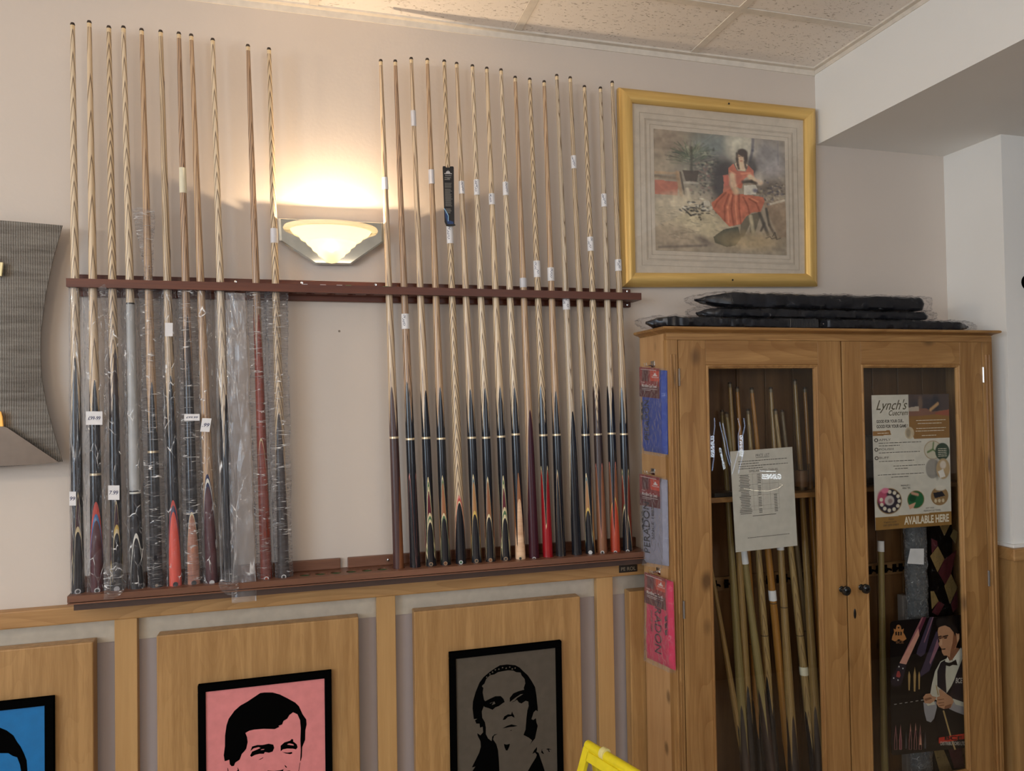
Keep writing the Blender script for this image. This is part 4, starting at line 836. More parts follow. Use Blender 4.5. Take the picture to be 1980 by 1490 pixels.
E_(950, 1120, 200, 60, (182, 158, 120), 0.6); E_(1150, 1000, 60, 120, (152, 132, 112), 0.6); L_([(330, 1160), (640, 1150)], 9, (104, 92, 88), 0.6); E_(620, 1110, 60, 26, (84, 70, 72), 0.6, 0.5, 0.5)
L_([(1100, 1090), (1120, 1060), (1130, 1110), (1160, 1100)], 2.5, (70, 60, 56)); L_([(1055, 1100), (1085, 1090), (1095, 1105), (1130, 1095)], 2.5, (70, 60, 56))
P_([(775, 670), (800, 680), (815, 760), (850, 800), (905, 800), (1040, 820), (1050, 850), (1020, 920), (960, 925), (920, 950), (880, 1005), (800, 1020), (770, 990), (690, 900), (680, 860), (760, 790), (765, 740)], (188, 112, 90), 1)
P_([(800, 620), (835, 590), (860, 640), (920, 645), (940, 600), (975, 640), (980, 690), (930, 680), (905, 700), (890, 760), (815, 750), (820, 680), (798, 660)], (186, 106, 86), 1)
for p in (((800, 800), (770, 880), (770, 980)), ((830, 800), (815, 900), (830, 1010)), ((870, 800), (870, 900), (880, 1000)), ((900, 820), (930, 880), (940, 930)), ((780, 790), (720, 850), (700, 890)), ((940, 830), (990, 860), (1010, 910))): L_(p, 6, (140, 72, 58), 0.7)
for p in (((815, 810), (790, 890), (795, 990)), ((850, 800), (845, 900), (855, 1000)), ((960, 830), (1000, 850)), ((810, 640), (850, 665)), ((890, 660), (950, 655))): L_(p, 6, (226, 148, 118), 0.7)
P_([(762, 670), (800, 665), (812, 700), (800, 740), (770, 745)], (198, 104, 88), 0.8)
P_([(845, 590), (870, 575), (905, 575), (935, 600), (915, 640), (865, 635)], (226, 194, 166), 1); L_([(825, 670), (830, 730), (850, 785)], 20, (218, 184, 154), 1); L_([(950, 680), (985, 710), (1020, 720)], 18, (220, 186, 156), 1)
E_(1010, 690, 28, 40, (206, 196, 186), 0.6); P_([(905, 740), (985, 735), (1000, 760), (990, 800), (905, 805)], (214, 206, 194), 1); L_([(900, 715), (960, 712), (990, 725)], 12, (64, 56, 54)); E_(985, 775, 18, 14, (80, 78, 110), 0.8)
E_(888, 552, 30, 40, (224, 190, 160), 1, 0.12); E_(900, 515, 36, 28, (66, 48, 44), 1, 0.2); E_(922, 550, 14, 40, (62, 44, 42), 1, 0.3); L_([(862, 520), (862, 560), (866, 600), (872, 625)], 9, (60, 44, 42)); L_([(915, 580), (922, 620)], 8, (60, 44, 42))
L_([(872, 542), (884, 541)], 3, (90, 60, 54)); L_([(896, 541), (905, 542)], 3, (90, 60, 54)); L_([(884, 572), (896, 572)], 3.5, (180, 80, 70)); L_([(889, 545), (886, 562)], 2, (190, 150, 125))
cv.fuzz(0.35, 9); cv.fuzz(0.3, 4); cv.fuzz(0.2, 22); cv.a = np.clip(cv.a * 1.28 + 0.02, 0, 0.9)
cv.mesh('watercolour', pq, 0.0005, pf, 0.6)
mb = MB(); fq.rect(mb, fw, fh, 1 - fw, 1 - fh, -0.0040, -0.0034); mb.build('glass_pane', GLASS, pf)
for u, v_ in ((0.53, 0.032), (0.535, 0.968)): mb = MB(); c = fq(u, v_, 0.0045); mb.lathe([(0, -0.001), (0.0035, 0)], (0, 0, 0), 10); mb.build('screw', DARKMET, pf, local=True).matrix_local = Matrix.Translation(c - pf.location + Vector((0, -0.0042, 0))) @ Matrix.Rotation(PI / 2, 4, 'X')

# ------------------------------------------------------------------ pop portraits
def portrait(Y, tl, tr, label, colour, blacks, holes_fill, cropf, inner, h=0.50):
    a, b_ = at(*tl, Y), at(*tr, Y)
    z = (a.z + b_.z) / 2
    o = thing('framed_portrait', ((a.x + b_.x) / 2, Y, z - h), label, 'picture')
    x0, x1 = a.x, b_.x; fw_ = inner
    for nm, (xa, xb, za, zb) in (('t', (x0, x1, z - fw_, z)), ('b', (x0, x1, z - h, z - h + fw_)), ('l', (x0, x0 + fw_, z - h + fw_, z - fw_)), ('r', (x1 - fw_, x1, z - h + fw_, z - fw_))):
        MB().box(xa, xb, Y, -0.0502, za, zb, 0.0015).build('frame_rail', BLACKF, o)
    MB().box(x0 + fw_, x1 - fw_, Y + 0.005, -0.0502, z - h + fw_, z - fw_).build('print', colour, o)
    Yp = Y + 0.0047
    zmin = z - h + fw_
    mb = MB()
    def cl(p): p = at(*cropf(*p), Yp); p.z = max(p.z, zmin + 0.001); p.x = min(max(p.x, x0 + fw_), x1 - fw_); return p
    for loops in blacks: mb.flat([[cl(p) for p in l] for l in loops])
    mb.build('stencil_face', BLACKF, o, fix=False)
    return o
cP = lambda x, y: (380 + x / 7.071, 1280 + y / 7.071)
pink = S('pink_print', (216, 132, 134), rough=0.45)
portrait(-0.066, (382, 1327), (641, 1295), 'black-framed stencil portrait of smiling man on pink', pink, [
 [[(385, 1350), (372, 1270), (388, 1150), (390, 1000), (410, 860), (440, 770), (520, 660), (600, 590), (690, 540), (780, 480), (870, 420), (930, 412), (1040, 412), (1140, 440), (1240, 490), (1350, 550), (1400, 600), (1450, 710), (1500, 780), (1505, 850), (1488, 930), (1485, 1060), (1460, 1120), (1445, 1160), (1440, 1290), (1425, 1350), (1418, 1345), (1425, 1200), (1420, 1060), (1425, 900), (1415, 790), (1380, 710), (1320, 682), (1270, 720), (1240, 770), (1190, 800), (1170, 850), (1120, 868), (1135, 880), (1070, 912), (920, 908), (780, 920), (720, 935), (668, 965), (690, 1020), (700, 1090), (680, 1180), (650, 1220), (620, 1250), (590, 1330), (530, 1370), (512, 1415), (480, 1420), (455, 1395), (448, 1330), (410, 1345)]],
 [[(732, 1275), (760, 1220), (820, 1195), (875, 1170), (850, 1158), (780, 1175), (735, 1215), (760, 1150), (830, 1130), (900, 1130), (985, 1112), (1050, 1125), (1062, 1170), (1040, 1220), (990, 1235), (935, 1225), (920, 1250), (860, 1250), (800, 1265), (750, 1292)], [(875, 1200), (920, 1195), (930, 1183), (890, 1188)]],
 [[(1150, 1215), (1150, 1140), (1200, 1095), (1280, 1070), (1305, 1045), (1325, 1060), (1320, 1080), (1370, 1120), (1382, 1160), (1360, 1190), (1320, 1180), (1240, 1178), (1180, 1190)], [(1240, 1125), (1330, 1138), (1325, 1120), (1275, 1108), (1250, 1112)]],
 [[(1170, 1225), (1240, 1235), (1305, 1225), (1310, 1245), (1280, 1255), (1220, 1245)]], [[(843, 1335), (870, 1320), (912, 1298), (912, 1306), (880, 1325)]],
 [[(1205, 1400), (1240, 1435), (1225, 1440), (1208, 1420)]], [[(1412, 1370), (1418, 1370), (1400, 1485), (1394, 1485)]], [[(422, 1440), (430, 1450), (438, 1490), (426, 1490)]], [[(558, 1435), (572, 1455), (585, 1490), (545, 1490), (565, 1470)]],
 [[(970, 1478), (1060, 1485), (1150, 1475), (1190, 1462), (1180, 1500), (1250, 1480), (1285, 1480), (1200, 1540), (1080, 1560), (980, 1520)]],
], None, cP, 0.0195)
cG = lambda x, y: (860 + x / 5.729, 1230 + y / 5.729)
grey = S('dark_grey_print', (90, 83, 74), rough=0.7, spec=0.0)
rl = random.Random(8)
bub = [[(540 + k * 50 + rl.uniform(-8, 8), 385 - 60 * math.sin((k + 1) / 9 * PI) + j * 9)] for k in range(7) for j in (0,)]
portrait(-0.066, (869, 1262), (1086, 1239), 'black-framed stencil portrait of stern man on dark grey', grey, [
 [[(322, 915), (308, 800), (312, 720), (340, 620), (385, 510), (430, 450), (500, 390), (560, 350), (610, 320), (690, 310), (780, 318), (830, 345), (870, 385), (920, 430), (960, 490), (1000, 560), (1015, 650), (1025, 750), (1030, 790), (1030, 830), (1010, 815), (985, 840), (960, 915), (980, 925), (1010, 905), (1015, 950), (1030, 990), (1010, 1080), (1000, 1130), (960, 1175), (940, 1205), (968, 1150), (930, 1120), (872, 1090), (895, 1030), (905, 900), (915, 820), (930, 770), (925, 720), (895, 712), (850, 742), (820, 730), (800, 700), (730, 732), (770, 720), (800, 680), (850, 650), (870, 636), (840, 640), (780, 680), (720, 726), (720, 680), (760, 630), (820, 605), (880, 590), (875, 570), (892, 520), (885, 470), (850, 430), (840, 400), (790, 395), (760, 378), (700, 375), (640, 385), (590, 395), (550, 420), (500, 430), (460, 470), (440, 520), (410, 550), (428, 570), (420, 620), (435, 700), (450, 720), (430, 780), (410, 830), (415, 900), (445, 950), (455, 1010), (455, 1080), (480, 1130), (520, 1160), (525, 1110), (550, 1085), (585, 1078), (545, 1100), (535, 1140), (570, 1190), (590, 1260), (600, 1380), (605, 1500), (300, 1500), (340, 1440), (300, 1450), (340, 1370), (380, 1290), (400, 1220), (395, 1160), (365, 1100), (360, 1070), (395, 1095), (425, 1060), (420, 1000), (390, 1010), (385, 965), (350, 965), (335, 930), (360, 910)]],
 [[(450, 715), (500, 690), (560, 662), (620, 660), (650, 690), (664, 725), (640, 740), (600, 770), (560, 785), (530, 812), (490, 795), (440, 780), (430, 760)], [(500, 745), (540, 725), (520, 760), (560, 745), (550, 720), (500, 738)]],
 [[(642, 925), (660, 885), (700, 862), (735, 865), (745, 830), (752, 850), (770, 880), (772, 900), (740, 882), (700, 890), (670, 920)]],
 [[(640, 1018), (690, 990), (740, 974), (770, 982), (808, 990), (760, 1000), (720, 1003)]], [[(718, 1042), (750, 1034), (735, 1045)]],
 [[(655, 1190), (685, 1198), (722, 1188), (715, 1220), (695, 1262), (678, 1262), (662, 1225)]],
 [[(970, 1300), (990, 1260), (1022, 1222), (1022, 1250), (1015, 1275), (1040, 1290), (1060, 1350), (1085, 1420), (1110, 1500), (915, 1500), (960, 1420), (1010, 1340), (1020, 1310), (1000, 1285)]],
 [[(1068, 1285), (1075, 1250), (1080, 1240), (1078, 1262), (1100, 1300), (1090, 1300)]], [[(1120, 1245), (1150, 1240), (1185, 1252), (1150, 1252), (1165, 1275), (1155, 1280), (1140, 1252)]],
], None, cG, 0.0195)
blue = S('blue_print', (0, 110, 176), rough=0.45)
cB = lambda x, y: (x / 9.317, 1330 + y / 9.317)
portrait(-0.066, (-172, 1374), (103, 1350), 'black-framed stencil portrait on bright blue at left edge', blue, [
 [[(-700, 1100), (-650, 900), (-400, 740), (-150, 700), (0, 712), (120, 760), (240, 850), (310, 970), (370, 1050), (430, 1170), (480, 1300), (495, 1500), (380, 1500), (360, 1380), (310, 1245), (230, 1220), (150, 1170), (0, 1170), (-200, 1190), (-500, 1250), (-560, 1500), (-680, 1500), (-720, 1300)]],
], None, cB, 0.0205)
for c in list(C.objects):
    if c.name.startswith('print') and c.parent and 'grey' in c.parent.get('label', ''):
        c.data.materials[0] = grey
# small curls in the grey portrait's hair
g_ = [o for o in C.objects if o.get('label', '').startswith('black-framed stencil portrait of stern')][0]
mb = MB()
for x, y in ((560, 370), (600, 362), (640, 345), (680, 352), (720, 340), (748, 360), (780, 350), (500, 415), (530, 395), (465, 450)):
    c = at(*cG(x, y), -0.0616); mb.add([c + Vector((0.0022 * math.cos(a) * rl.uniform(0.7, 1.3), 0, 0.0022 * math.sin(a))) for a in [k * PI / 4 for k in range(8)]], [tuple(range(8))])
mb.build('hair_curls', grey, g_)

# ------------------------------------------------------------------ yellow folding floor sign
ys_ = atz(1136, 1440, 0.60); ye = atz(1222, 1492, 0.60); dr = (ye - ys_); dr.z = 0; dr.normalize(); nn = Vector((dr.y, -dr.x, 0))
if nn.x > 0: nn = -nn
YEL = plain('yellow_plastic', (0.80, 0.66, 0.02), rough=0.35)
sg = thing('floor_sign', (ys_.x, ys_.y, 0), 'bright yellow plastic folding floor sign below the rack', 'sign')
for s_, nm in ((1, 'front_panel'), (-1, 'rear_panel')):
    def PP(u, h, d=0.0):  # u along ridge (m), h height
        k = (0.60 - h) / 0.60
        return ys_ + dr * (u + 0.0) + Vector((0, 0, h - 0.60)) + nn * s_ * (0.008 + (0.24 if s_ > 0 else 0.12) * k + d) + dr * (0)
    mb = MB()
    W_ = 0.27
    def slab(u0, u1, h0, h1, t=0.012, fl=0.0):
        vs = [PP(u, h, dd) for dd in (-t / 2, t / 2) for u, h in ((u0 - fl * (0.6 - h0), h0), (u1 + fl * (0.6 - h0), h0), (u1 + fl * (0.6 - h1), h1), (u0 - fl * (0.6 - h1), h1))]
        mb.add(vs, [(0, 1, 2, 3), (7, 6, 5, 4), (0, 4, 5, 1), (1, 5, 6, 2), (2, 6, 7, 3), (3, 7, 4, 0)])
    slab(0, 0.022, 0.02, 0.60, fl=0.0); slab(W_ - 0.022, W_, 0.02, 0.60)
    slab(0.02, W_ - 0.02, 0.575, 0.595); slab(0.02, W_ - 0.02, 0.06, 0.44, 0.006); slab(0.0, W_, 0.02, 0.06)
    mb.build(nm, YEL, sg)
MB().tube([ys_ + Vector((0, 0, 0)), ys_ + dr * 0.27], 0.013, 14).build('hinge_bar', YEL, sg, True)
MB().tube([ys_ + dr * 0.06 + Vector((0, 0, 0.004)), ys_ + dr * 0.075 + Vector((0, 0, 0.004))], 0.0150, 14).build('hinge_clip', plain('pale_yellow', (0.8, 0.72, 0.3), rough=0.3), sg, True)

# ------------------------------------------------------------------ pine display cabinet
FX0, FX1, FY, BY, TOP = 1.022, 2.250, -0.240, -0.056, 1.694
cb = thing('display_cabinet', ((FX0 + FX1) / 2, (FY + BY) / 2, 0), 'tall antique pine display cabinet with two glazed doors', 'cabinet')
MB().box(FX0, FX0 + 0.018, FY + 0.02, BY, 0, TOP - 0.002, 0.0015).build('side_panel', PINES, cb)
MB().box(FX1 - 0.018, FX1, FY + 0.02, BY, 0, TOP - 0.002, 0.0015).build('side_panel', PINE, cb)
# cornice with rounded nose
mb = MB(); prof = [(0, 0), (0.004, 0.004), (0.012, 0.006), (0.019, 0.009), (0.021, 0.013), (0.019, 0.0165), (0.014, 0.018), (-0.02, 0.018)]
co = [(FX0, BY), (FX0, FY), (FX1, FY), (FX1, BY)]; dirs = [(-1, 0), (-1, -1), (1, -1), (1, 0)]
vs = [(x + d[0] * p, y + d[1] * p, TOP - 0.001 + h) for (x, y), d in zip(co, dirs) for p, h in prof]; n = len(prof)
mb.add(vs, [(i * n + k, i * n + k + 1, (i + 1) * n + k + 1, (i + 1) * n + k) for i in range(3) for k in range(n - 1)])
mb.build('cornice', PINEX, cb, True)
MB().box(FX0 + 0.001, FX1 - 0.001, FY + 0.001, BY, TOP - 0.004, TOP + 0.0165).build('top_board', PINEX, cb)
MB().box(FX0, FX1, FY, FY + 0.02, TOP - 0.022, TOP - 0.004, 0.001).build('frieze_rail', PINEX, cb)
MB().box(FX0, FX1, FY, FY + 0.02, 0.0, 0.16, 0.002).build('plinth', PINEX, cb)
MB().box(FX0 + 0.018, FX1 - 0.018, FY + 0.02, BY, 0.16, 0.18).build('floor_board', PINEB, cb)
for x0, x1 in ((FX0, 1.058), (2.206, FX1)):
    MB().box(x0, x1, FY, FY + 0.022, 0.16, TOP - 0.022, 0.001).build('pilaster', PINE, cb)
    for k in range(2):
        xc = x0 + (x1 - x0) * (0.36 + 0.30 * k)
        MB().tube([(xc, FY - 0.0005, 0.2), (xc, FY - 0.0005, 1.628)], 0.0036, 8).build('reeding', PINE, cb, True)
nb = 11
for k in range(nb):
    x0 = FX0 + 0.018 + (FX1 - FX0 - 0.036) * k / nb; x1 = FX0 + 0.018 + (FX1 - FX0 - 0.036) * (k + 1) / nb
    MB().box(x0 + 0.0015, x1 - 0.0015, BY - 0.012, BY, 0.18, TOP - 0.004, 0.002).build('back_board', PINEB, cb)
# shelf, clip rail
ZSH = 1.172
MB().box(FX0 + 0.018, 1.66, FY + 0.05, BY - 0.012, ZSH, ZSH + 0.016, 0.001).build('shelf', PINEX, cb)
MB().box(1.67, FX1 - 0.018, FY + 0.09, BY - 0.012, ZSH, ZSH + 0.016, 0.001).build('shelf', PINEX, cb)
ZCL = 0.89
MB().box(FX0 + 0.018, FX1 - 0.018, BY - 0.024, BY - 0.012, ZCL - 0.022, ZCL + 0.022, 0.001).build('clip_rail', wood('clip_rail_pine', (0.20, 0.11, 0.04), (0.12, 0.06, 0.022), 'X'), cb)
clipr = [o for o in C.objects if o.name == 'clip_rail'][0]
for px in (1383, 1406, 1487, 1507, 1520, 1554, 1576, 1668, 1684, 1700, 1714, 1732, 1744):
    x = at(px, 1135, -0.085).x
    MB().tube([(x - 0.006, -0.081, ZCL), (x - 0.011, -0.092, ZCL), (x - 0.007, -0.102, ZCL)], 0.0035, 6).tube([(x + 0.006, -0.081, ZCL), (x + 0.011, -0.092, ZCL), (x + 0.007, -0.102, ZCL)], 0.0035, 6).box(x - 0.008, x + 0.008, -0.083, -0.080, ZCL - 0.014, ZCL + 0.014, 0.001).build('cue_clip', BLACKF, clipr)
# doors
def door(x0, x1, gx0, gx1, knobx, hx):
    zt, zb, gt, gb = 1.6715, 0.165, 1.585, 0.245
    d = MB().box(x0, gx0 - 0.012, FY - 0.0005, FY + 0.019, zb, zt, 0.0012).build('door', PINE, cb)
    d['label'] = 'glazed door of cabinet, ' + ('left leaf' if x0 < 1.3 else 'right leaf')
    MB().box(gx1 + 0.012, x1, FY - 0.0005, FY + 0.019, zb, zt, 0.0012).build('stile', PINE, d)
    MB().box(gx0 - 0.0120, gx1 + 0.0120, FY - 0.0003, FY + 0.018, gt + 0.012, zt, 0.0012).build('top_rail', PINEX, d)
    MB().box(gx0 - 0.0120, gx1 + 0.0120, FY - 0.0003, FY + 0.018, zb, gb - 0.012, 0.0012).build('bottom_rail', PINEX, d)
    mb = MB()   # moulded bead round the glass
    pr = [(0.012, 0.001), (0.010, -0.003), (0.0065, -0.0035), (0.005, 0.0), (0.002, 0.001), (0.0, 0.006), (0.0, 0.012)]
    cs = [(gx0, gb, -1, -1), (gx1, gb, 1, -1), (gx1, gt, 1, 1), (gx0, gt, -1, 1)]
    vs = [(cx + sx * o_, FY + dy, cz + sz * o_) for cx, cz, sx, sz in cs for o_, dy in pr]; m_ = len(pr)
    mb.add(vs, [(i * m_ + k, i * m_ + k + 1, ((i + 1) % 4) * m_ + k + 1, ((i + 1) % 4) * m_ + k) for i in range(4) for k in range(m_ - 1)])
    mb.build('bead_moulding', PINE, d, True)
    MB().box(gx0 - 0.002, gx1 + 0.002, FY + 0.0075, FY + 0.0100, gb - 0.002, gt + 0.002).build('glass_pane', GLASS, d)
    MB().lathe([(0.0, 0.030), (0.009, 0.029), (0.0145, 0.025), (0.0155, 0.019), (0.012, 0.013), (0.0065, 0.009), (0.006, 0.003), (0.0095, 0.001), (0.010, 0)], (0, 0, 0), 20).build('knob', plain('black_knob', (0.008, 0.008, 0.008), rough=0.12), d, True, local=True).matrix_local = Matrix.Translation(Vector((knobx, FY - 0.0005, 0.8845)) - cb.location) @ Matrix.Rotation(PI / 2, 4, 'X')
    for z in (1.560, 0.872): MB().tube([(hx, FY - 0.003, z - 0.026), (hx, FY - 0.003, z + 0.026)], 0.0036, 8).build('hinge', CHROME if z > 1 else plain('steel_hinge', (0.35, 0.35, 0.36), rough=0.35, metal=0.9), d, True)
    return d
d1 = door(1.0605, 1.6345, 1.163, 1.5365, 1.616, 1.0592)
d2 = door(1.6400, 2.2035, 1.7235, 2.0985, 1.690, 2.2045)
# escutcheon on right leaf
mb = MB(); c = at(1653, 1186, FY - 0.001); mb.lathe([(0, -0.0015), (0.0045, -0.001), (0.005, 0)], (0, 0, 0), 16, 1, 1); o = mb.build('escutcheon', DARKMET, d2, local=True)
o.matrix_local = Matrix.Translation(c - cb.location) @ Matrix.Rotation(-PI / 2, 4, 'X') @ Matrix.Diagonal((1, 3.2, 1, 1))

# ------------------------------------------------------------------ cues standing inside the cabinet
ASHDIM = [ash('shaded_ash_arrow', lin((160, 134, 88)), lin((110, 82, 48)), 6, 16, -1.57, 0.2, 2, 0.3), ash('shaded_ash', lin((150, 122, 76)), lin((120, 90, 52)), 22, 7, -1.9, 0.3, 5, 0.3), ash('shaded_ash_green', lin((138, 122, 78)), lin((110, 92, 54)), 30, 6, -2.2, 0.3, 8, 0.3), ash('shaded_ash_honey', lin((160, 112, 52)), lin((140, 92, 38)), 22, 6, -1.2, 0.3, 11, 0.3), ash('shaded_ash_grey', lin((120, 104, 78)), lin((96, 78, 54)), 22, 8, -1.4, 0.3, 14, 0.3)]  # ash tones darkened to stand in for shade inside the cabinet
OMAP = {0: 0, 1: 1, 2: 0, 3: 2, 4: 1, 5: 3, 6: 4, 7: 1}
IG = 'bare second-hand cues leaning inside left half of cabinet'
V = VEN
CI = [  # top px, lower px, depth top/bottom, ash idx, butt top y, joint px
 ((1396, 792), (1436, 1400), 3, 1400, None, 'pale thin cue leftmost of short cues behind glass'),
 ((1411, 738), (1447, 1400), 1, 1362, None, 'tall cue whose tip leans left behind lanyard reflections'),
 ((1425, 747), (1466, 1400), 5, 1390, 1245, 'cue with fine dark joint line low on its shaft'),
 ((1404, 796), (1480, 1400), 3, 1370, None, 'short cue crossing behind top left of price list'),
 ((1446, 790), (1491, 1400), 0, 1345, 1230, 'strong arrow-grained cue in middle of left cabinet door'),
 ((1453, 749), (1521, 1420), 5, 1470, 1165, 'tall tip left of centre with cream band at its shaft'),
 ((1490, 748), (1530, 1400), 7, 1420, 1178, 'brown cue with joint line, tall tip near door centre'),
 ((1499, 790), (1566, 1400), 2, 1410, 1228, 'dark-figured cue with pale paper band on lower half'),
 ((1512, 792), (1590, 1400), 6, 1420, 1217, 'grey-brown cue nearest right stile of left door'),
 ((1537, 733), (1574, 1330), 4, 1400, None, 'tallest pale cue tip at right of left door'),
 ((1556, 748), (1597, 1330), 5, 1400, None, 'thin brown cue tip beside right stile of left door')]
for i, (tp, lp_, s_, yb_, jn, lab) in enumerate(CI):
    y_t = -0.095 - 0.02 * (i % 2); y_b = -0.175 + 0.055 * (i % 3) / 2
    a = at(*tp, y_t)
    # lower point on plane between
    kk = 0.75; bpt = at(*lp_, y_t + (y_b - y_t) * kk)
    dv = (bpt - a); P0 = a + dv * ((0.181 - a.z) / dv.z)
    P0.x = min(max(P0.x, 1.06), 1.62); P0.y = min(max(P0.y, -0.205), -0.085)
    L_len = (a - P0).length
    tot = L_len / (a.z - 0.181) * (a.z - 0.181)
    yfoot = tp[1] + (lp_[1] - tp[1]) * (a.z - 0.181) / (a.z - bpt.z)
    labs = {5: [(1140, 1160, PAPER, 0)], 7: [(1288, 1304, CREAMP, 0)], 3: [(1060, 1092, PAPER, 0)], 6: [(1055, 1068, PAPER, 0)]}.get(i, [])
    o = make_cue(lab, IG, P0, a, yfoot, tp[1], ASHDIM[OMAP[s_]], [(yb_ - 40, 0.16, 4, 20 * i, V['black'] if i % 3 else V['darkbr'])], None, labs, r0=0.0168, r1=0.0058, N=24, tipm=ASHDIM[4])
    if jn:
        q = (yfoot - jn) / (yfoot - tp[1]) * L_len; rz = 0.0168 + (0.0058 - 0.0168) * q / L_len
        MB().lathe([(rz + 0.0002, -0.0012), (rz + 0.0005, 0), (rz + 0.0002, 0.0012)], (0, 0, q), 18).build('joint_line', plain('joint_dark', (0.03, 0.02, 0.015), rough=0.6), o)  # thin dark joint line, the cue's own colour
# a first cue leaning hard to the right, showing below the clip rail
a = at(1384, 1150, -0.12); b_ = at(1432, 1430, -0.15); dv = b_ - a; P0 = a + dv * ((0.181 - a.z) / dv.z); P1 = a - dv * 0.32
make_cue('short cue leaning steeply beside left stile of left door', IG, P0, P1, 1640, 1060, ASHDIM[1], [(1440, 0.16, 4, 0, V['black'])], None, (), r0=0.013, r1=0.0055, N=24)
# pair of white ash cues behind the right door
a = at(1703, 1045, -0.11); b_ = at(1708, 1330, -0.13); dv = b_ - a; P0 = a + dv * ((0.181 - a.z) / dv.z)
make_cue('slim white-handled cue standing alone behind right door', None, P0, a, 1560, 1045, ASHDIM[2], [], None, [(1045, 1068, PAPER, 0)], r0=0.012, r1=0.0095, N=24)

# glasses and box on the shelf
def tumbler(px, top, bot, Y, label, fill):
    p = at(px, bot, Y); h = at(px, top, Y).z - p.z
    o = thing('glass_tumbler', (p.x, Y, ZSH + 0.016), label, 'glass'); r = 0.024
    MB().lathe([(0.0, 0.004), (r * 0.9, 0.004), (r, 0.012), (r * 1.08, h), (r * 1.02, h), (r * 0.92, 0.014), (0, 0.012)], (p.x, Y, ZSH + 0.016), 20).build('glass', GLASS, o, True)
    MB().lathe([(0, 0.0145), (r * 0.85, 0.0145), (r * 0.95, h * 0.75), (0, h * 0.76)], (p.x, Y, ZSH + 0.016), 14).build('contents', fill, o, True)
chk = S('chalk_brown', (120, 84, 54)); tumbler(1550, 893, 946, -0.15, 'small glass holding brown bits on cabinet shelf', chk)
o = MB().box(at(1372, 960, -0.16).x, at(1412, 960, -0.16).x, -0.19, -0.13, ZSH + 0.0162, ZSH + 0.030, 0.002).build('chalk_box', DARKMET); tag(o, 'flat dark box lying on cabinet shelf behind left door', 'box')

# ------------------------------------------------------------------ things behind the right door
p = at(1768, 1190, -0.13)
sb = thing('bagged_cue_case', (p.x, -0.13, 0.181), 'dark cue case in silvery wrinkled bag with white paper label', 'cue case')
xa, xb = at(1752, 1100, -0.13).x, at(1790, 1100, -0.13).x
mb = MB(); n = 16; rows = 80; vs = []
for i in range(rows + 1):
    z = 0.183 + (1.17 - 0.183) * i / rows
    for k in range(n):
        th = 2 * PI * k / n; nz = noise.noise(Vector((math.cos(th) * 3, math.sin(th) * 3, z * 28))) * 0.006
        vs.append(((xa + xb) / 2 + ((xb - xa) / 2 + nz) * math.cos(th), -0.13 + (0.026 + nz) * math.sin(th), z))
mb.add(vs, [(i * n + k, i * n + (k + 1) % n, (i + 1) * n + (k + 1) % n, (i + 1) * n + k) for i in range(rows) for k in range(n)] + [tuple(range(n))[::-1], tuple(rows * n + k for k in range(n))])
SILV = film('silvery_film', 0.14, nscale=48, amt=0.6, stretch=(1, 1, 1.2))
s = mb.build('film', SILV, sb, True)
mb = MB(); mb.box((xa + xb) / 2 - 0.03, (xa + xb) / 2 + 0.03, -0.148, -0.112, 0.184, 1.16, 0.012); mb.build('case', S('case_green_black', (44, 54, 58), rough=0.5), sb)
q = Quad(at(1760, 1060, -0.162), at(1786, 1060, -0.162), at(1786, 1091, -0.162), at(1754, 1089, -0.162), (0, -1, 0)); mb = MB(); q.rect(mb, 0, 0, 1, 1, 0, 0.001); mb.build('paper_label', PAPER, sb)
# harlequin patterned case
hx0, hx1 = at(1797, 1100, -0.135).x, 2.175
hc = thing('harlequin_cue_case', ((hx0 + hx1) / 2, -0.115, 0.181), 'black, cream and burgundy diamond-patterned cue case in clear film', 'cue case')
MB().box(hx0, hx1, -0.135, -0.085, 0.1815, 1.165, 0.012).build('case', BLACKF, hc)
cream = S('case_cream', (150, 124, 76), rough=0.5); mar = S('case_burgundy', (92, 34, 42), rough=0.5)
zh = lambda x, y: at(1660 + x / 7.84, 1020 + y / 7.84, -0.1354)
for m_, P in ((cream, ((1200, 280), (1300, 470), (1195, 670), (1085, 430))), (mar, ((1300, 480), (1480, 340), (1400, 690), (1310, 860), (1210, 680))), (cream, ((1400, 700), (1495, 900), (1385, 1150), (1300, 880))),
              (cream, ((1090, 960), (1140, 960), (1210, 1110), (1110, 1230))), (mar, ((1210, 1110), (1300, 1160), (1200, 1330), (1110, 1280))), (mar, ((1100, 160), (1190, 200), (1195, 270), (1110, 380))), (mar, ((1400, 1160), (1490, 960), (1500, 1200), (1430, 1280))),
              (cream, ((1440, 20), (1500, 60), (1470, 240), (1390, 130))), (mar, ((1200, -500), (1300, -300), (1200, -100), (1110, -300))), (cream, ((1300, -280), (1400, -80), (1300, 120), (1205, -80))),
              (cream, ((1130, 3340), (1280, 3340), (1430, 3700), (1230, 3700))), (mar, ((1350, 3330), (1560, 3340), (1600, 3640), (1450, 3640))), (cream, ((1210, 3800), (1400, 3900), (1300, 4300), (1180, 4100)))):
    MB().prism([zh(*p) for p in P], (0, -0.0012, 0)).build('diamond_patch', m_, hc)
q = [(hx0 - 0.004, -0.146), (hx1 + 0.002, -0.146)]
mb = MB(); NXF, NZF = 22, 90
mb.add([(hx0 - 0.004 + (hx1 - hx0 + 0.006) * i / NXF, -0.149 + noise.noise(Vector((i * 0.5, 0, j * 0.35))) * 0.008, 0.183 + (1.17 - 0.183) * j / NZF) for j in range(NZF + 1) for i in range(NXF + 1)],
       [(j * (NXF + 1) + i, j * (NXF + 1) + i + 1, (j + 1) * (NXF + 1) + i + 1, (j + 1) * (NXF + 1) + i) for j in range(NZF) for i in range(NXF)])
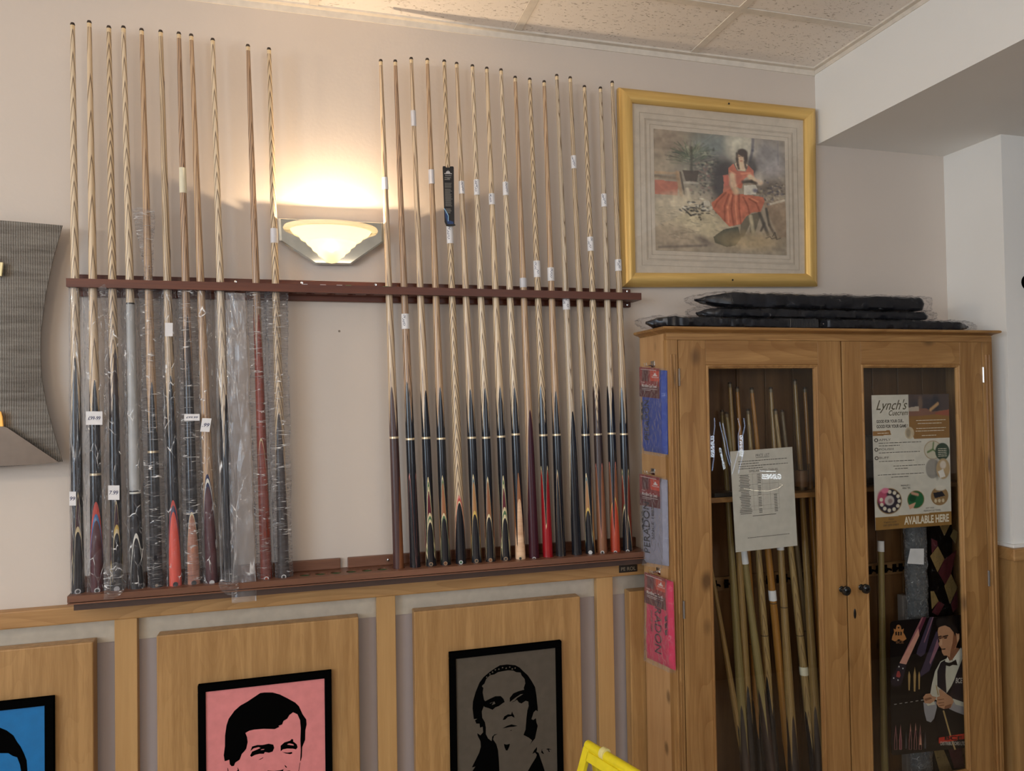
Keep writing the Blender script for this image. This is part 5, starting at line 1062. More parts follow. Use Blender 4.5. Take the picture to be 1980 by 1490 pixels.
mb.build('film', FILMD, hc, True)
# grey box under the label, bag above the shelf
g0, g1 = at(1741, 1150, -0.105), at(1762, 1195, -0.105)
o = MB().box(g0.x, at(1752, 1150, -0.105).x, -0.115, -0.09, 0.1815, g0.z, 0.002).build('grey_box', S('box_grey', (110, 104, 100))); tag(o, 'slim grey carton behind right door left of silvery bag', 'box')
b0, b1 = at(1672, 842, -0.12), at(1705, 930, -0.12)
o = thing('stacked_bags', ((b0.x + b1.x) / 2, -0.11, ZSH + 0.016), 'dark cue bags with grey end cap stacked on right cabinet shelf', 'bag')
MB().box(b0.x, b1.x + 0.03, -0.135, -0.085, ZSH + 0.0165, ZSH + 0.10, 0.014).build('bag', S('bag_black', (30, 32, 36), rough=0.4), o)
MB().box(b0.x, b1.x + 0.02, -0.132, -0.088, ZSH + 0.101, b0.z, 0.006).build('grey_cap', S('cap_grey', (92, 96, 98)), o)
# ------------------------------------------------------------------ notices taped inside the glass
YG = FY + 0.0125
pl_ = Quad(at(1411.4, 872.6, YG), at(1531.6, 863.6, YG), at(1541.7, 1054.3, YG), at(1422.4, 1067.4, YG), (0, -1, 0))
o = thing('price_list', pl_(0.5, 1, 0), 'white printed price list sheet taped behind left glass door', 'notice')
mb = MB(); pl_.rect(mb, 0, 0, 1, 1, 0, 0.0006); mb.build('paper', S('notice_paper', (196, 192, 184), rough=0.6), o)
mb = MB(); text(mb, 'PRICE LIST', pl_, 0.40, 0.045, 0.62, 0.075, 0.0009); pl_.rect(mb, 0.40, 0.08, 0.62, 0.084, 0.0007, 0.0009)
text(mb, 'SIMILAR SIZED TABLES', pl_, 0.28, 0.20, 0.74, 0.222, 0.0009)
rp = random.Random(4)
for v_, u0, u1 in ((0.105, 0.12, 0.90), (0.13, 0.12, 0.44), (0.155, 0.12, 0.92), (0.178, 0.12, 0.5)):
    u = u0
    while u < u1: w_ = rp.uniform(0.02, 0.05); pl_.rect(mb, u, v_, min(u + w_, u1), v_ + 0.007, 0.0007, 0.0009); u += w_ + 0.008
for r_ in range(24):
    v_ = 0.245 + 0.0165 * r_; w_ = rp.uniform(0.12, 0.2)
    pl_.rect(mb, 0.20 - w_ / 2, v_, 0.20 + w_ / 2, v_ + 0.007, 0.0007, 0.0009)
    if r_ % 7 != 6: pl_.rect(mb, 0.41, v_, 0.46, v_ + 0.007, 0.0007, 0.0009)
    if r_ > 12: pl_.rect(mb, 0.66, v_, 0.71, v_ + 0.007, 0.0007, 0.0009)
pl_.rect(mb, 0.30, 0.655, 0.68, 0.661, 0.0007, 0.0009)
u = 0.2
while u < 0.85: pl_.rect(mb, u, 0.868, u + 0.03, 0.874, 0.0007, 0.0009); u += 0.036
mb.build('print', S('notice_ink', (96, 92, 88)), o)
mb = MB()
for u in (0.33, 0.40, 0.48, 0.60, 0.74): pl_.rect(mb, u, 0.24, u + 0.002, 0.60, 0.0006, 0.0008)
for v_ in (0.24, 0.345, 0.455, 0.56, 0.60): pl_.rect(mb, 0.10, v_, 0.74, v_ + 0.002, 0.0006, 0.0008)
mb.build('table_rules', S('rule_grey', (140, 136, 130)), o)

# leather-care poster
lq = Quad(at(1685.2, 763.8, YG), at(1834.2, 761.1, YG), at(1839.9, 1013.9, YG), at(1692.8, 1025, YG), (0, -1, 0))
o = thing('cue_care_poster', lq(0.5, 1, 0), 'white and tan cue-care poster reading available here, behind right door', 'poster')
cv = Canvas(150, 250, (206, 202, 192))
cv.poly([(0.465, 0), (1, 0), (1, 0.18), (0.465, 0.18)], (74, 62, 62)); cv.ell(0.7, 0.08, 0.2, 0.05, (52, 50, 60), 0.9, 0.3); cv.ell(0.62, 0.07, 0.03, 0.05, (120, 96, 80), 0.8, 0.4); cv.ell(0.82, 0.07, 0.05, 0.06, (34, 36, 52), 0.9, 0.3)
cv.poly([(0.465, 0.10), (0.7, 0.11), (0.78, 0.135), (1, 0.12), (1, 0.18), (0.465, 0.18)], (128, 88, 74)); cv.poly([(0.465, 0.10), (0.6, 0.09), (0.6, 0.13), (0.465, 0.13)], (176, 162, 148)); cv.line([(0.75, 0.12), (0.85, 0.075)], 0.012, (190, 150, 105)); cv.poly([(0.82, 0.14), (1, 0.12), (1, 0.17), (0.8, 0.16)], (150, 80, 60))
cv.poly([(0.47, 0.165), (0.62, 0.165), (0.8, 0.155), (1, 0.17), (1, 0.335), (0.53, 0.335), (0.47, 0.27)], (140, 100, 48))
cv.poly([(0, 0.27), (0.22, 0.265), (0.235, 0.30), (0, 0.305)], (150, 108, 60)); cv.poly([(0, 0.905), (1, 0.895), (1, 1), (0, 1)], (148, 112, 62))
cv.ell(0.47, 0.29, 0.06, 0.045, (196, 180, 152), 0.9, 0.05); cv.ell(0.455, 0.29, 0.03, 0.035, (140, 128, 108), 0.8, 0.3)
def pic(cx, cy, r, inner, ring_=(150, 118, 70)): cv.ell(cx, cy, r * 1.06, r * 0.64, ring_, 1, 0.03); cv.ell(cx, cy, r, r * 0.6, inner, 1, 0.03)
pic(0.77, 0.425, 0.11, (196, 190, 172)); cv.line([(0.70, 0.44), (0.77, 0.42), (0.78, 0.37)], 0.008, (90, 120, 70)); cv.line([(0.77, 0.42), (0.85, 0.46)], 0.006, (90, 120, 70))
cv.ell(0.895, 0.44, 0.095, 0.066, (30, 62, 46), 1, 0.04)
cv.ell(0.76, 0.565, 0.09, 0.075, (150, 146, 140), 1, 0.06); cv.ell(0.82, 0.57, 0.03, 0.075, (120, 116, 112), 0.8, 0.3); cv.ell(0.90, 0.57, 0.09, 0.078, (176, 150, 112), 1, 0.05); cv.poly([(0.83, 0.59), (0.9, 0.57), (0.93, 0.63), (0.86, 0.64)], (222, 218, 212)); cv.ell(0.9, 0.54, 0.04, 0.03, (216, 206, 196), 0.9, 0.2)
pic(0.19, 0.79, 0.15, (52, 46, 58)); cv.ell(0.10, 0.76, 0.06, 0.055, (178, 84, 110), 1, 0.2); cv.ell(0.14, 0.71, 0.05, 0.02, (214, 122, 150), 1, 0.2)
for a_ in range(10): cv.ell(0.20 + 0.115 * math.cos(a_ * 0.55 - 1.6), 0.79 + 0.068 * math.sin(a_ * 0.55 - 1.6), 0.022, 0.014, (216, 208, 190), 1, 0.15)
cv.ell(0.19, 0.785, 0.06, 0.036, (190, 182, 178), 1, 0.1); cv.ell(0.2, 0.79, 0.03, 0.018, (120, 84, 84), 0.7, 0.3)
pic(0.53, 0.79, 0.105, (44, 104, 66)); cv.ell(0.49, 0.78, 0.045, 0.026, (28, 74, 48), 1, 0.1); cv.poly([(0.43, 0.83), (0.53, 0.81), (0.5, 0.85), (0.45, 0.86)], (206, 160, 136)); cv.line([(0.48, 0.74), (0.56, 0.755)], 0.01, (196, 150, 128))
pic(0.845, 0.775, 0.11, (150, 120, 84)); cv.poly([(0.76, 0.75), (0.88, 0.74), (0.92, 0.775), (0.78, 0.79)], (42, 42, 50)); cv.ell(0.86, 0.715, 0.07, 0.02, (214, 208, 196), 1, 0.2)
for x in (0.79, 0.84, 0.89): cv.ell(x, 0.81, 0.018, 0.014, (206, 190, 160), 1, 0.1)
cv.fuzz(0.12, 6); cv.fuzz(0.06, 30)
pm = cv.mesh('print', lq, 0.0003, o, 0.4)
mb = MB(); lq.rect(mb, 0, 0, 1, 1, -0.0006, 0.0); mb.build('paper', PAPER, o)
mb = MB(); text(mb, "Lynch's", lq, 0.05, 0.035, 0.45, 0.135, 0.0006, shear=0.45, bold=0.004); text(mb, 'Cuecrem', lq, 0.21, 0.115, 0.455, 0.155, 0.0006, shear=0.3, bold=0.01)
mb.build('script_lettering', S('poster_olive_ink', (84, 78, 58)), o)
mb = MB(); text(mb, 'GOOD FOR YOUR CUE...', lq, 0.05, 0.185, 0.40, 0.208, 0.0006, bold=0.03); text(mb, 'GOOD FOR YOUR GAME !', lq, 0.05, 0.222, 0.45, 0.247, 0.0006, bold=0.03)
for v_, s_ in ((0.335, 'APPLY'), (0.405, 'POLISH'), (0.468, 'BUFF')): text(mb, s_, lq, 0.075, v_ - 0.009, 0.075 + 0.03 * len(s_), v_ + 0.007, 0.0006)
for v_, s_ in ((0.335, 1), (0.405, 2), (0.468, 3)):
    cs = [lq(0.04 + 0.026 * math.cos(a), v_ + 0.0145 * math.sin(a), 0.0005) for a in [2 * PI * k / 14 for k in range(14)]]; ci = [lq(0.04 + 0.014 * math.cos(a), v_ + 0.008 * math.sin(a), 0.0005) for a in [2 * PI * k / 14 for k in range(14)]]; mb.flat([cs, ci])
for u0, u1, v_ in ((0.07, 0.62, 0.356), (0.07, 0.34, 0.376), (0.07, 0.60, 0.428), (0.07, 0.52, 0.492), (0.25, 0.66, 0.53), (0.27, 0.44, 0.55), (0.05, 0.64, 0.592), (0.22, 0.44, 0.612)):
    u = u0
    while u < u1: w_ = rp.uniform(0.02, 0.06); lq.rect(mb, u, v_, min(u + w_, u1), v_ + 0.0045, 0.0004, 0.0006); u += w_ + 0.008
text(mb, 'PREMIUM 2', lq, 0.34, 0.675, 0.46, 0.688, 0.0006); text(mb, 'MINI TIN', lq, 0.36, 0.695, 0.46, 0.708, 0.0006); text(mb, 'HOT WAX', lq, 0.66, 0.855, 0.77, 0.867, 0.0006); text(mb, 'PREMIUM CUE TOWEL', lq, 0.63, 0.875, 0.86, 0.888, 0.0006)
text(mb, 'Finest', lq, 0.17, 0.918, 0.24, 0.93, 0.0006, shear=0.2); text(mb, 'English made', lq, 0.11, 0.94, 0.27, 0.954, 0.0006, shear=0.2); text(mb, 'cue care cream', lq, 0.1, 0.962, 0.3, 0.976, 0.0006, shear=0.2)
mb.build('dark_lettering', S('poster_dark_ink', (66, 60, 54)), o)
mb = MB(); text(mb, 'AVAILABLE HERE', lq, 0.37, 0.915, 0.965, 0.975, 0.0006, bold=0.035)
for u0, u1, v_ in ((0.56, 0.95, 0.195), (0.58, 0.90, 0.218), (0.56, 0.95, 0.255), (0.55, 0.93, 0.275), (0.63, 0.82, 0.31), (0.06, 0.2, 0.282)) + tuple((0.84, 0.955, 0.415 + 0.014 * k) for k in range(5)):
    u = u0
    while u < u1: w_ = rp.uniform(0.02, 0.05); lq.rect(mb, u, v_, min(u + w_, u1), v_ + 0.0045, 0.0004, 0.0006); u += w_ + 0.006
mb.build('pale_lettering', S('poster_pale_ink', (226, 218, 200)), o)

# snooker brand poster board standing inside
YQ = FY + 0.030
c7 = lambda x, y: (1680 + x / 4.805, 1180 + y / 4.805)
PQ = lambda x, y, d=0.0: at(*c7(x, y), YQ) + Vector((0, -d, 0))
bo = thing('player_poster', PQ(560, 1300), 'black cue poster with man in waistcoat chalking a cue, behind right door', 'poster')
mb = MB(); pts = [(200, 130), (215, 105), (245, 95), (930, 34), (955, 1265), (232, 1345), (212, 1325)]
mb.prism([PQ(*p) for p in pts], (0, 0.002, 0)); mb.build('board', S('poster_black', (14, 12, 14), rough=0.3), bo)
_d = [0.0002]
def art(name, col, polys, dd=0.00012, rough=0.5):
    _d[0] += dd; mb = MB()
    for p in polys: mb.flat([[PQ(x, y, _d[0]) for x, y in p]])
    return mb.build(name, S('poster_' + '_'.join(map(str, col)), col, rough=rough), bo, fix=False)
art('cue_art', (150, 96, 104), [[(490, 62), (535, 60), (345, 500), (285, 485)]]); art('cue_art', (96, 40, 62), [[(505, 61), (535, 60), (455, 240), (460, 165)]])
art('cue_art', (205, 150, 135), [[(460, 165), (468, 230), (345, 500), (283, 487)]]); art('cue_art', (40, 32, 44), [[(283, 487), (348, 500), (300, 690), (240, 705), (205, 680), (200, 640)]])
art('cue_art', (64, 54, 76), [[(565, 60), (600, 58), (520, 400), (480, 430), (440, 400), (450, 360)], [(625, 190), (640, 200), (650, 330), (560, 560), (470, 620), (470, 590)]])
art('cue_art', (140, 100, 118), [[(635, 260), (650, 330), (570, 500), (560, 480)], [(590, 60), (600, 58), (515, 300), (508, 290)]])
art('cue_art', (170, 140, 90), [[(372, 560), (384, 600), (378, 740), (366, 740), (362, 600)], [(425, 520), (436, 600), (430, 750), (416, 750), (412, 600)], [(465, 560), (474, 600), (470, 730), (460, 730), (456, 600)]])
def diamonds(col, xs, y0, y1, w_=10): art('cue_art', col, [[(x, y0), (x + w_, (y0 + y1) / 2 + 30), (x + w_, y1), (x - w_, y1), (x - w_, (y0 + y1) / 2 + 30)] for x in xs])
diamonds((150, 100, 100), [247, 292, 383, 430, 475], 1055, 1290, 13); diamonds((20, 16, 18), [247, 383, 430, 475], 1100, 1288, 9); diamonds((110, 60, 70), [292], 1110, 1285, 8); diamonds((70, 70, 74), [343, 520], 1110, 1280, 8)
art('cue_art', (196, 140, 116), [[(475, 1140), (488, 1245), (466, 1245)]]); art('cue_art', (168, 120, 110), [[(383, 1040), (390, 1120), (376, 1120)], [(430, 1035), (438, 1110), (424, 1110)]])
# crest
art('crest', (176, 120, 70), [[(232, 200), (225, 165), (245, 175), (255, 135), (272, 128), (290, 138), (300, 175), (322, 165), (315, 200), (335, 235), (345, 262), (310, 285), (275, 262), (240, 285), (208, 270), (215, 235)]])
art('crest', (24, 18, 18), [[(240, 200), (255, 190), (258, 225), (243, 230)], [(265, 195), (280, 195), (280, 230), (265, 230)], [(290, 190), (303, 200), (300, 230), (288, 226)], [(262, 150), (282, 150), (278, 165), (266, 165)]])
bq = Quad(PQ(0, 0), PQ(961, 0), PQ(961, 1490), PQ(0, 1490), (0, -1, 0))
def tq_(mb, s_, x0, y0, x1, y1, **k): text(mb, s_, bq, x0 / 961, y0 / 1490, x1 / 961, y1 / 1490, _d[0] + 0.0003, **k)
mb = MB(); tq_(mb, 'BCE', 240, 278, 308, 306, bold=0.02); mb.build('lettering', S('crest_ink', (120, 84, 56)), bo)
art('cue_art', (150, 60, 60), [[(262, 560), (280, 560), (292, 600), (280, 620), (250, 612), (252, 590)]])
art('stud', (190, 190, 190), [[(275 + 7 * math.cos(a), 518 + 8 * math.sin(a)) for a in range(6)], [(312 + 7 * math.cos(a), 535 + 8 * math.sin(a)) for a in range(6)], [(226 + 7 * math.cos(a), 625 + 8 * math.sin(a)) for a in range(6)], [(266 + 7 * math.cos(a), 643 + 8 * math.sin(a)) for a in range(6)]])
art('dashed_line', (190, 186, 180), [[(x, 866 - (x - 230) * 0.155), (x + 24, 863 - (x - 230) * 0.155), (x + 24, 868 - (x - 230) * 0.155), (x, 872 - (x - 230) * 0.155)] for x in range(230, 490, 50)])
# man
SK, SK2, SH, SH2 = (186, 140, 108), (138, 92, 66), (200, 200, 186), (150, 150, 156)
art('shirt', SH, [[(720, 440), (660, 470), (610, 560), (580, 680), (565, 770), (620, 830), (700, 790), (760, 700), (900, 400), (860, 340), (830, 380), (770, 460)]])
art('shirt', SH2, [[(500, 850), (620, 840), (625, 900), (600, 1000), (570, 1035), (530, 1020), (510, 940)], [(770, 810), (900, 850), (918, 860), (918, 950), (880, 975), (740, 910)]])
art('shirt', SH, [[(520, 850), (600, 835), (610, 870), (540, 880)], [(770, 812), (915, 850), (915, 900), (800, 870)]])
art('waistcoat', (28, 22, 34), [[(700, 455), (660, 480), (630, 560), (630, 700), (720, 770), (735, 790), (760, 740), (800, 600), (880, 400), (910, 440), (925, 860), (880, 850), (770, 812), (740, 770), (715, 760), (705, 600), (710, 510)]])
art('waistcoat', (10, 9, 14), [[(640, 905), (740, 915), (900, 975), (940, 960), (945, 1200), (790, 1220), (640, 1150), (610, 1020)]])
art('face', SK, [[(640, 150), (700, 130), (760, 140), (800, 180), (835, 215), (835, 260), (815, 300), (800, 340), (775, 420), (745, 430), (720, 415), (690, 415), (672, 385), (668, 350), (645, 320), (640, 300), (650, 285), (638, 240), (632, 190)]])
art('face', SK2, [[(720, 415), (745, 430), (800, 340), (840, 350), (800, 440), (740, 465), (722, 450)], [(780, 190), (800, 180), (812, 300), (770, 400), (745, 425), (752, 370), (770, 300)], [(638, 240), (720, 225), (725, 245), (690, 252), (645, 262)]])
art('hair', (22, 17, 18), [[(632, 160), (610, 110), (630, 70), (680, 60), (740, 90), (800, 140), (835, 205), (820, 215), (800, 205), (795, 240), (780, 200), (745, 155), (700, 135), (660, 145)]])
art('face', (26, 18, 16), [[(636, 238), (665, 228), (668, 236), (640, 246)], [(680, 235), (728, 222), (730, 232), (686, 244)], [(645, 252), (664, 248), (662, 258), (648, 260)], [(690, 250), (718, 245), (716, 256), (694, 259)], [(668, 352), (705, 348), (702, 358), (674, 360)]])
art('face', (205, 164, 132), [[(660, 265), (672, 262), (675, 318), (650, 325), (645, 315)], [(808, 230), (828, 220), (832, 255), (815, 285)]])
art('collar', (220, 220, 210), [[(720, 425), (740, 460), (715, 490), (705, 470)], [(845, 340), (868, 380), (820, 500), (770, 450)]])
art('bow_tie', (12, 10, 14), [[(695, 470), (735, 482), (760, 475), (800, 450), (815, 505), (770, 500), (742, 515), (705, 505)]])
art('hand', SK, [[(495, 800), (520, 770), (560, 765), (580, 790), (620, 800), (600, 835), (560, 860), (510, 855)], [(640, 730), (660, 725), (700, 760), (760, 800), (780, 840), (750, 900), (690, 910), (640, 890), (620, 860), (625, 800), (650, 790)]])
art('hand', SK2, [[(505, 815), (560, 800), (580, 812), (520, 835)], [(632, 820), (690, 812), (690, 820), (634, 830)], [(634, 850), (690, 845), (690, 853), (638, 860)], [(640, 875), (690, 868), (692, 876), (646, 884)], [(700, 880), (760, 860), (750, 900), (690, 910)]])
art('cue_shaft', (176, 150, 100), [[(676, 925), (690, 922), (760, 1170), (800, 1285), (785, 1288), (745, 1170)], [(612, 690), (620, 688), (640, 780), (632, 785)]])
art('name_bar', (196, 50, 34), [[(640, 1175), (885, 1135), (885, 1185), (640, 1228)]])
mb = MB(); tq_(mb, 'BCE', 685, 1160, 850, 1198, bold=0.03); mb.build('lettering', S('badge_ink', (30, 10, 12)), bo)
mb = MB(); tq_(mb, 'BCE', 788, 622, 855, 672, shear=0.2, bold=0.02); tq_(mb, 'DISTRIBUTORS LTD', 645, 1212, 885, 1246, bold=0.01); mb.build('lettering', S('chest_ink', (200, 196, 190)), bo)
mb = MB(); tq_(mb, 'M', 858, 622, 884, 670, bold=0.03); mb.build('lettering', S('chest_orange', (206, 84, 40)), bo)

# ------------------------------------------------------------------ towel packs on the cabinet's side
def pack(px, label, col, ink, words, down):
    Xp = FX0 - 0.014
    q = Quad(*[atx(*p, Xp) for p in px], n=(-1, 0, 0))
    c = q(0.5, 1, 0); o = thing('towel_pack', c, label, 'towel pack', 'packaged cue towels hanging on side of cabinet')
    mb = MB(); N1, N2 = 14, 26; vs = []
    for j in range(N2 + 1):
        for i in range(N1 + 1):
            u, v_ = i / N1, j / N2; d = 0.0 + 0.0016 * noise.noise(Vector((u * 4, v_ * 9, px[0][1]))); e = min(u, 1 - u, v_ * 1.5, (1 - v_) * 1.5)
            vs.append(q(0.03 + 0.94 * u, 0.02 + 0.96 * v_, d - 0.009 * max(0, 1 - e * 14) + 0.001))
    fr = list(vs); nv = len(vs); vs += [Vector((Xp + 0.0125, p.y, p.z)) for p in fr]
    fs = [(j * (N1 + 1) + i, j * (N1 + 1) + i + 1, (j + 1) * (N1 + 1) + i + 1, (j + 1) * (N1 + 1) + i) for j in range(N2) for i in range(N1)]
    fs += [tuple(k + nv for k in f)[::-1] for f in fs]
    bd = [i for i in range(N1 + 1)] + [j * (N1 + 1) + N1 for j in range(1, N2 + 1)] + [N2 * (N1 + 1) + i for i in range(N1 - 1, -1, -1)] + [j * (N1 + 1) for j in range(N2 - 1, 0, -1)]
    fs += [(bd[k], bd[(k + 1) % len(bd)], bd[(k + 1) % len(bd)] + nv, bd[k] + nv) for k in range(len(bd))]
    mb.add(vs, fs); mb.build('towel', col, o, True)
    mb = MB(); q.rect(mb, 0.02, 0.0, 0.84, 0.345, 0.0022, 0.0032); cd_ = mb.build('header_card', S('pack_red', (132, 28, 26)), o)
    mb = MB(); q.rect(mb, 0.02, 0.21, 0.84, 0.342, 0.0032, 0.0035); q.rect(mb, 0.14, 0.03, 0.4, 0.16, 0.0032, 0.0035); mb.build('dark_panel', S('pack_dark_red', (84, 24, 26)), cd_)
    mb = MB(); q.rect(mb, 0.48, 0.03, 0.84, 0.15, 0.0032, 0.0035); mb.build('bright_panel', S('pack_orange', (196, 62, 34)), cd_)
    mb = MB(); text(mb, 'Microfibre Cue Towel', q, 0.13, 0.190, 0.74, 0.228, 0.0038, bold=0.015); text(mb, 'Peradon', q, 0.12, 0.165, 0.26, 0.18, 0.0038); text(mb, 'PERADON', q, 0.55, 0.098, 0.82, 0.112, 0.0038, bold=0.02)
    mb.flat([[q(u, v_, 0.0038) for u, v_ in ((0.60, 0.09), (0.60, 0.075), (0.63, 0.08), (0.66, 0.06), (0.685, 0.05), (0.71, 0.06), (0.74, 0.08), (0.77, 0.075), (0.77, 0.09))]])
    q.rect(mb, 0.08, 0.022, 0.72, 0.027, 0.0034, 0.0037); q.rect(mb, 0.14, 0.245, 0.76, 0.249, 0.0036, 0.0039); q.rect(mb, 0.14, 0.262, 0.5, 0.265, 0.0036, 0.0039)
    mb.build('white_lettering', S('pack_white', (222, 214, 212)), cd_)
    mb = MB()
    for (s_, u0, u1, v0, v1, bo_) in words: text(mb, s_, q, u0, v0, u1, v1, 0.0042, bold=bo_, rot=-1 if down else 1)
    for k in range(3):
        vv = 0.42 + 0.075 * k; uu = 0.80 if down else 0.09
        mb.flat([[q(uu, vv, 0.004), q(uu + 0.09, vv - 0.03, 0.004), q(uu + 0.06, vv + 0.03, 0.004), q(uu + 0.12, vv + 0.025, 0.004), q(uu + 0.02, vv + 0.05, 0.004)]])
    mb.build('towel_print', ink, o)
    mb = MB(); N1, N2 = 16, 34; vs = []
    for j in range(N2 + 1):
        for i in range(N1 + 1):
            u, v_ = i / N1, j / N2; vs.append(q(-0.01 + 1.02 * u, -0.008 + 1.016 * v_, 0.0056 + 0.0014 * noise.noise(Vector((u * 7, v_ * 16, 3))) - (0.014 if i in (0, N1) else 0)))
    mb.add(vs, [(j * (N1 + 1) + i, j * (N1 + 1) + i + 1, (j + 1) * (N1 + 1) + i + 1, (j + 1) * (N1 + 1) + i) for j in range(N2) for i in range(N1)])
    mb.build('clear_wrapper', film('wrapper_film', 0.0, nscale=26, amt=0.10, stretch=(1, 1, 1), strength=0.5), o, True)
    hk = q(0.45, -0.02, 0)
    MB().tube([Vector((FX0 + 0.001, hk.y, hk.z + 0.004)), Vector((Xp - 0.012, hk.y, hk.z + 0.002)), Vector((Xp - 0.014, hk.y, hk.z + 0.010))], 0.002, 8).tube([Vector((FX0 + 0.001, hk.y + 0.014, hk.z + 0.004)), Vector((Xp - 0.012, hk.y + 0.014, hk.z + 0.002)), Vector((Xp - 0.014, hk.y + 0.014, hk.z + 0.010))], 0.002, 8).box(FX0 - 0.003, FX0, hk.y - 0.006, hk.y + 0.02, hk.z - 0.004, hk.z + 0.016, 0.001).build('hook', CHROME, o, True)
dk = S('towel_ink', (16, 20, 34), rough=0.7)
pack(((1237, 709), (1284, 713), (1286, 882), (1239, 874)), 'blue cue towel pack with red header, top of three', S('towel_blue', (24, 58, 150), rough=0.8), dk, [('PERADON', 0.22, 0.42, 0.38, 0.84, 0.0)], False)
pack(((1237, 915), (1285, 925), (1288, 1098), (1241, 1090)), 'grey cue towel pack with red header, middle of three', S('towel_grey', (138, 140, 158), rough=0.8), dk, [('PERADON', 0.16, 0.42, 0.30, 0.86, 0.0), ('SINCE 1885', 0.50, 0.60, 0.34, 0.70, 0.0)], False)
pack(((1247, 1105), (1296, 1122), (1301, 1300), (1245, 1274)), 'pink cue towel pack with dark red header, lowest of three', S('towel_pink', (200, 26, 78), rough=0.8), S('towel_ink_plum', (60, 16, 40), rough=0.7), [('PERADON', 0.44, 0.68, 0.20, 0.85, 0.0), ('SINCE 1885', 0.28, 0.36, 0.40, 0.64, 0.0)], True)

# ------------------------------------------------------------------ wrapped black cue cases on top of the cabinet
CASEM = plain('black_case_vinyl', (0.012, 0.013, 0.017), rough=0.3); ZT = TOP + 0.017
def case(label, xa, xb, yc, z0, h, dpt, taper, seed, ridges=None):
    o = thing('wrapped_cue_case', ((xa + xb) / 2, yc, z0), label, 'cue case', 'plastic-wrapped cue cases on top of cabinet')
    def skin(grow, amp, na, nb_, ex):
        mb = MB(); vs = []
        for i in range(na + 1):
            t = i / na; x = xa - ex + (xb - xa + 2 * ex) * t
            k = min(1, (t / taper[0]) ** 0.7 if t < taper[0] else 1, ((1 - t) / taper[1]) ** 0.7 if (1 - t) < taper[1] else 1); k = max(k, 0.12)
            for j in range(nb_):
                th = 2 * PI * j / nb_; cx = abs(math.cos(th)) ** 0.5 * (1 if math.cos(th) > 0 else -1); sz = abs(math.sin(th)) ** 0.5 * (1 if math.sin(th) > 0 else -1)
                nz = noise.noise(Vector((x * 22 + seed, math.cos(th) * 2, math.sin(th) * 2 + seed))) * amp + noise.noise(Vector((x * 75, th * 2, seed))) * amp * 0.7
                vs.append((x, yc + (dpt / 2 * k + grow + nz) * cx, max(z0 + 0.0006, z0 + h / 2 + (h / 2 * k + grow + nz) * sz)))
        mb.add(vs, [(i * nb_ + j, i * nb_ + (j + 1) % nb_, (i + 1) * nb_ + (j + 1) % nb_, (i + 1) * nb_ + j) for i in range(na) for j in range(nb_)] + [tuple(range(nb_)), tuple(na * nb_ + j for j in range(nb_))[::-1]])
        return mb
    skin(0, 0.004, 110, 16, 0).build('case', CASEM, o, True)
    s = skin(0.0035, 0.0075, 160, 22, 0.035).build('clear_wrapper', FILMD, o, fix=False); s.data.polygons.foreach_set('use_smooth', [True] * len(s.data.polygons))
    if ridges:
        for k in range(22): x = ridges[0] + (ridges[1] - ridges[0]) * k / 21; MB().tube([(x, yc - dpt / 2 - 0.002, z0 + 0.004), (x, yc - dpt / 2 - 0.003, z0 + h * 0.5), (x, yc - dpt / 2 - 0.002, z0 + h * 0.9)], 0.0022, 6).build('rib', CASEM, o, True)
    return o
Yc = -0.185
bl = at(1222, 625, Yc - 0.02).x; br = at(1560, 625, Yc).x
case('lower left wrapped black cue case, flat end over cabinet corner', 0.985, 1.575, -0.185, ZT, 0.034, 0.085, (0.08, 0.02), 1.0, (1.46, 1.56))
case('lower right wrapped black cue case tapering towards wall column', 1.590, 2.205, -0.185, ZT, 0.034, 0.085, (0.02, 0.12), 2.0)
case('middle wrapped black cue case with pale printed patch', 1.170, 2.06, -0.160, ZT + 0.037, 0.030, 0.08, (0.05, 0.05), 3.0)
case('topmost wrapped black cue case with pointed left end', 1.165, 2.035, -0.160, ZT + 0.069, 0.048, 0.08, (0.12, 0.03), 4.0)
# round dark object on the right wall
cw = at(1984, 546, YCOL)
o = MB().lathe([(0, -0.03), (0.012, -0.03), (0.02, -0.022), (0.022, -0.004), (0.026, 0)], (0, 0, 0), 20).build('wall_bracket_knob', BLACKF, None, True)
o.matrix_world = Matrix.Translation(cw + Vector((0.004, -0.0002, 0))) @ Matrix.Rotation(-PI / 2, 4, 'X'); o.matrix_world = Matrix.Translation(cw + Vector((0.004, -0.0002, 0))) @ Matrix.Rotation(-PI / 2, 4, 'X')
tag(o, 'small round black fitting on wall at right edge', 'fitting')

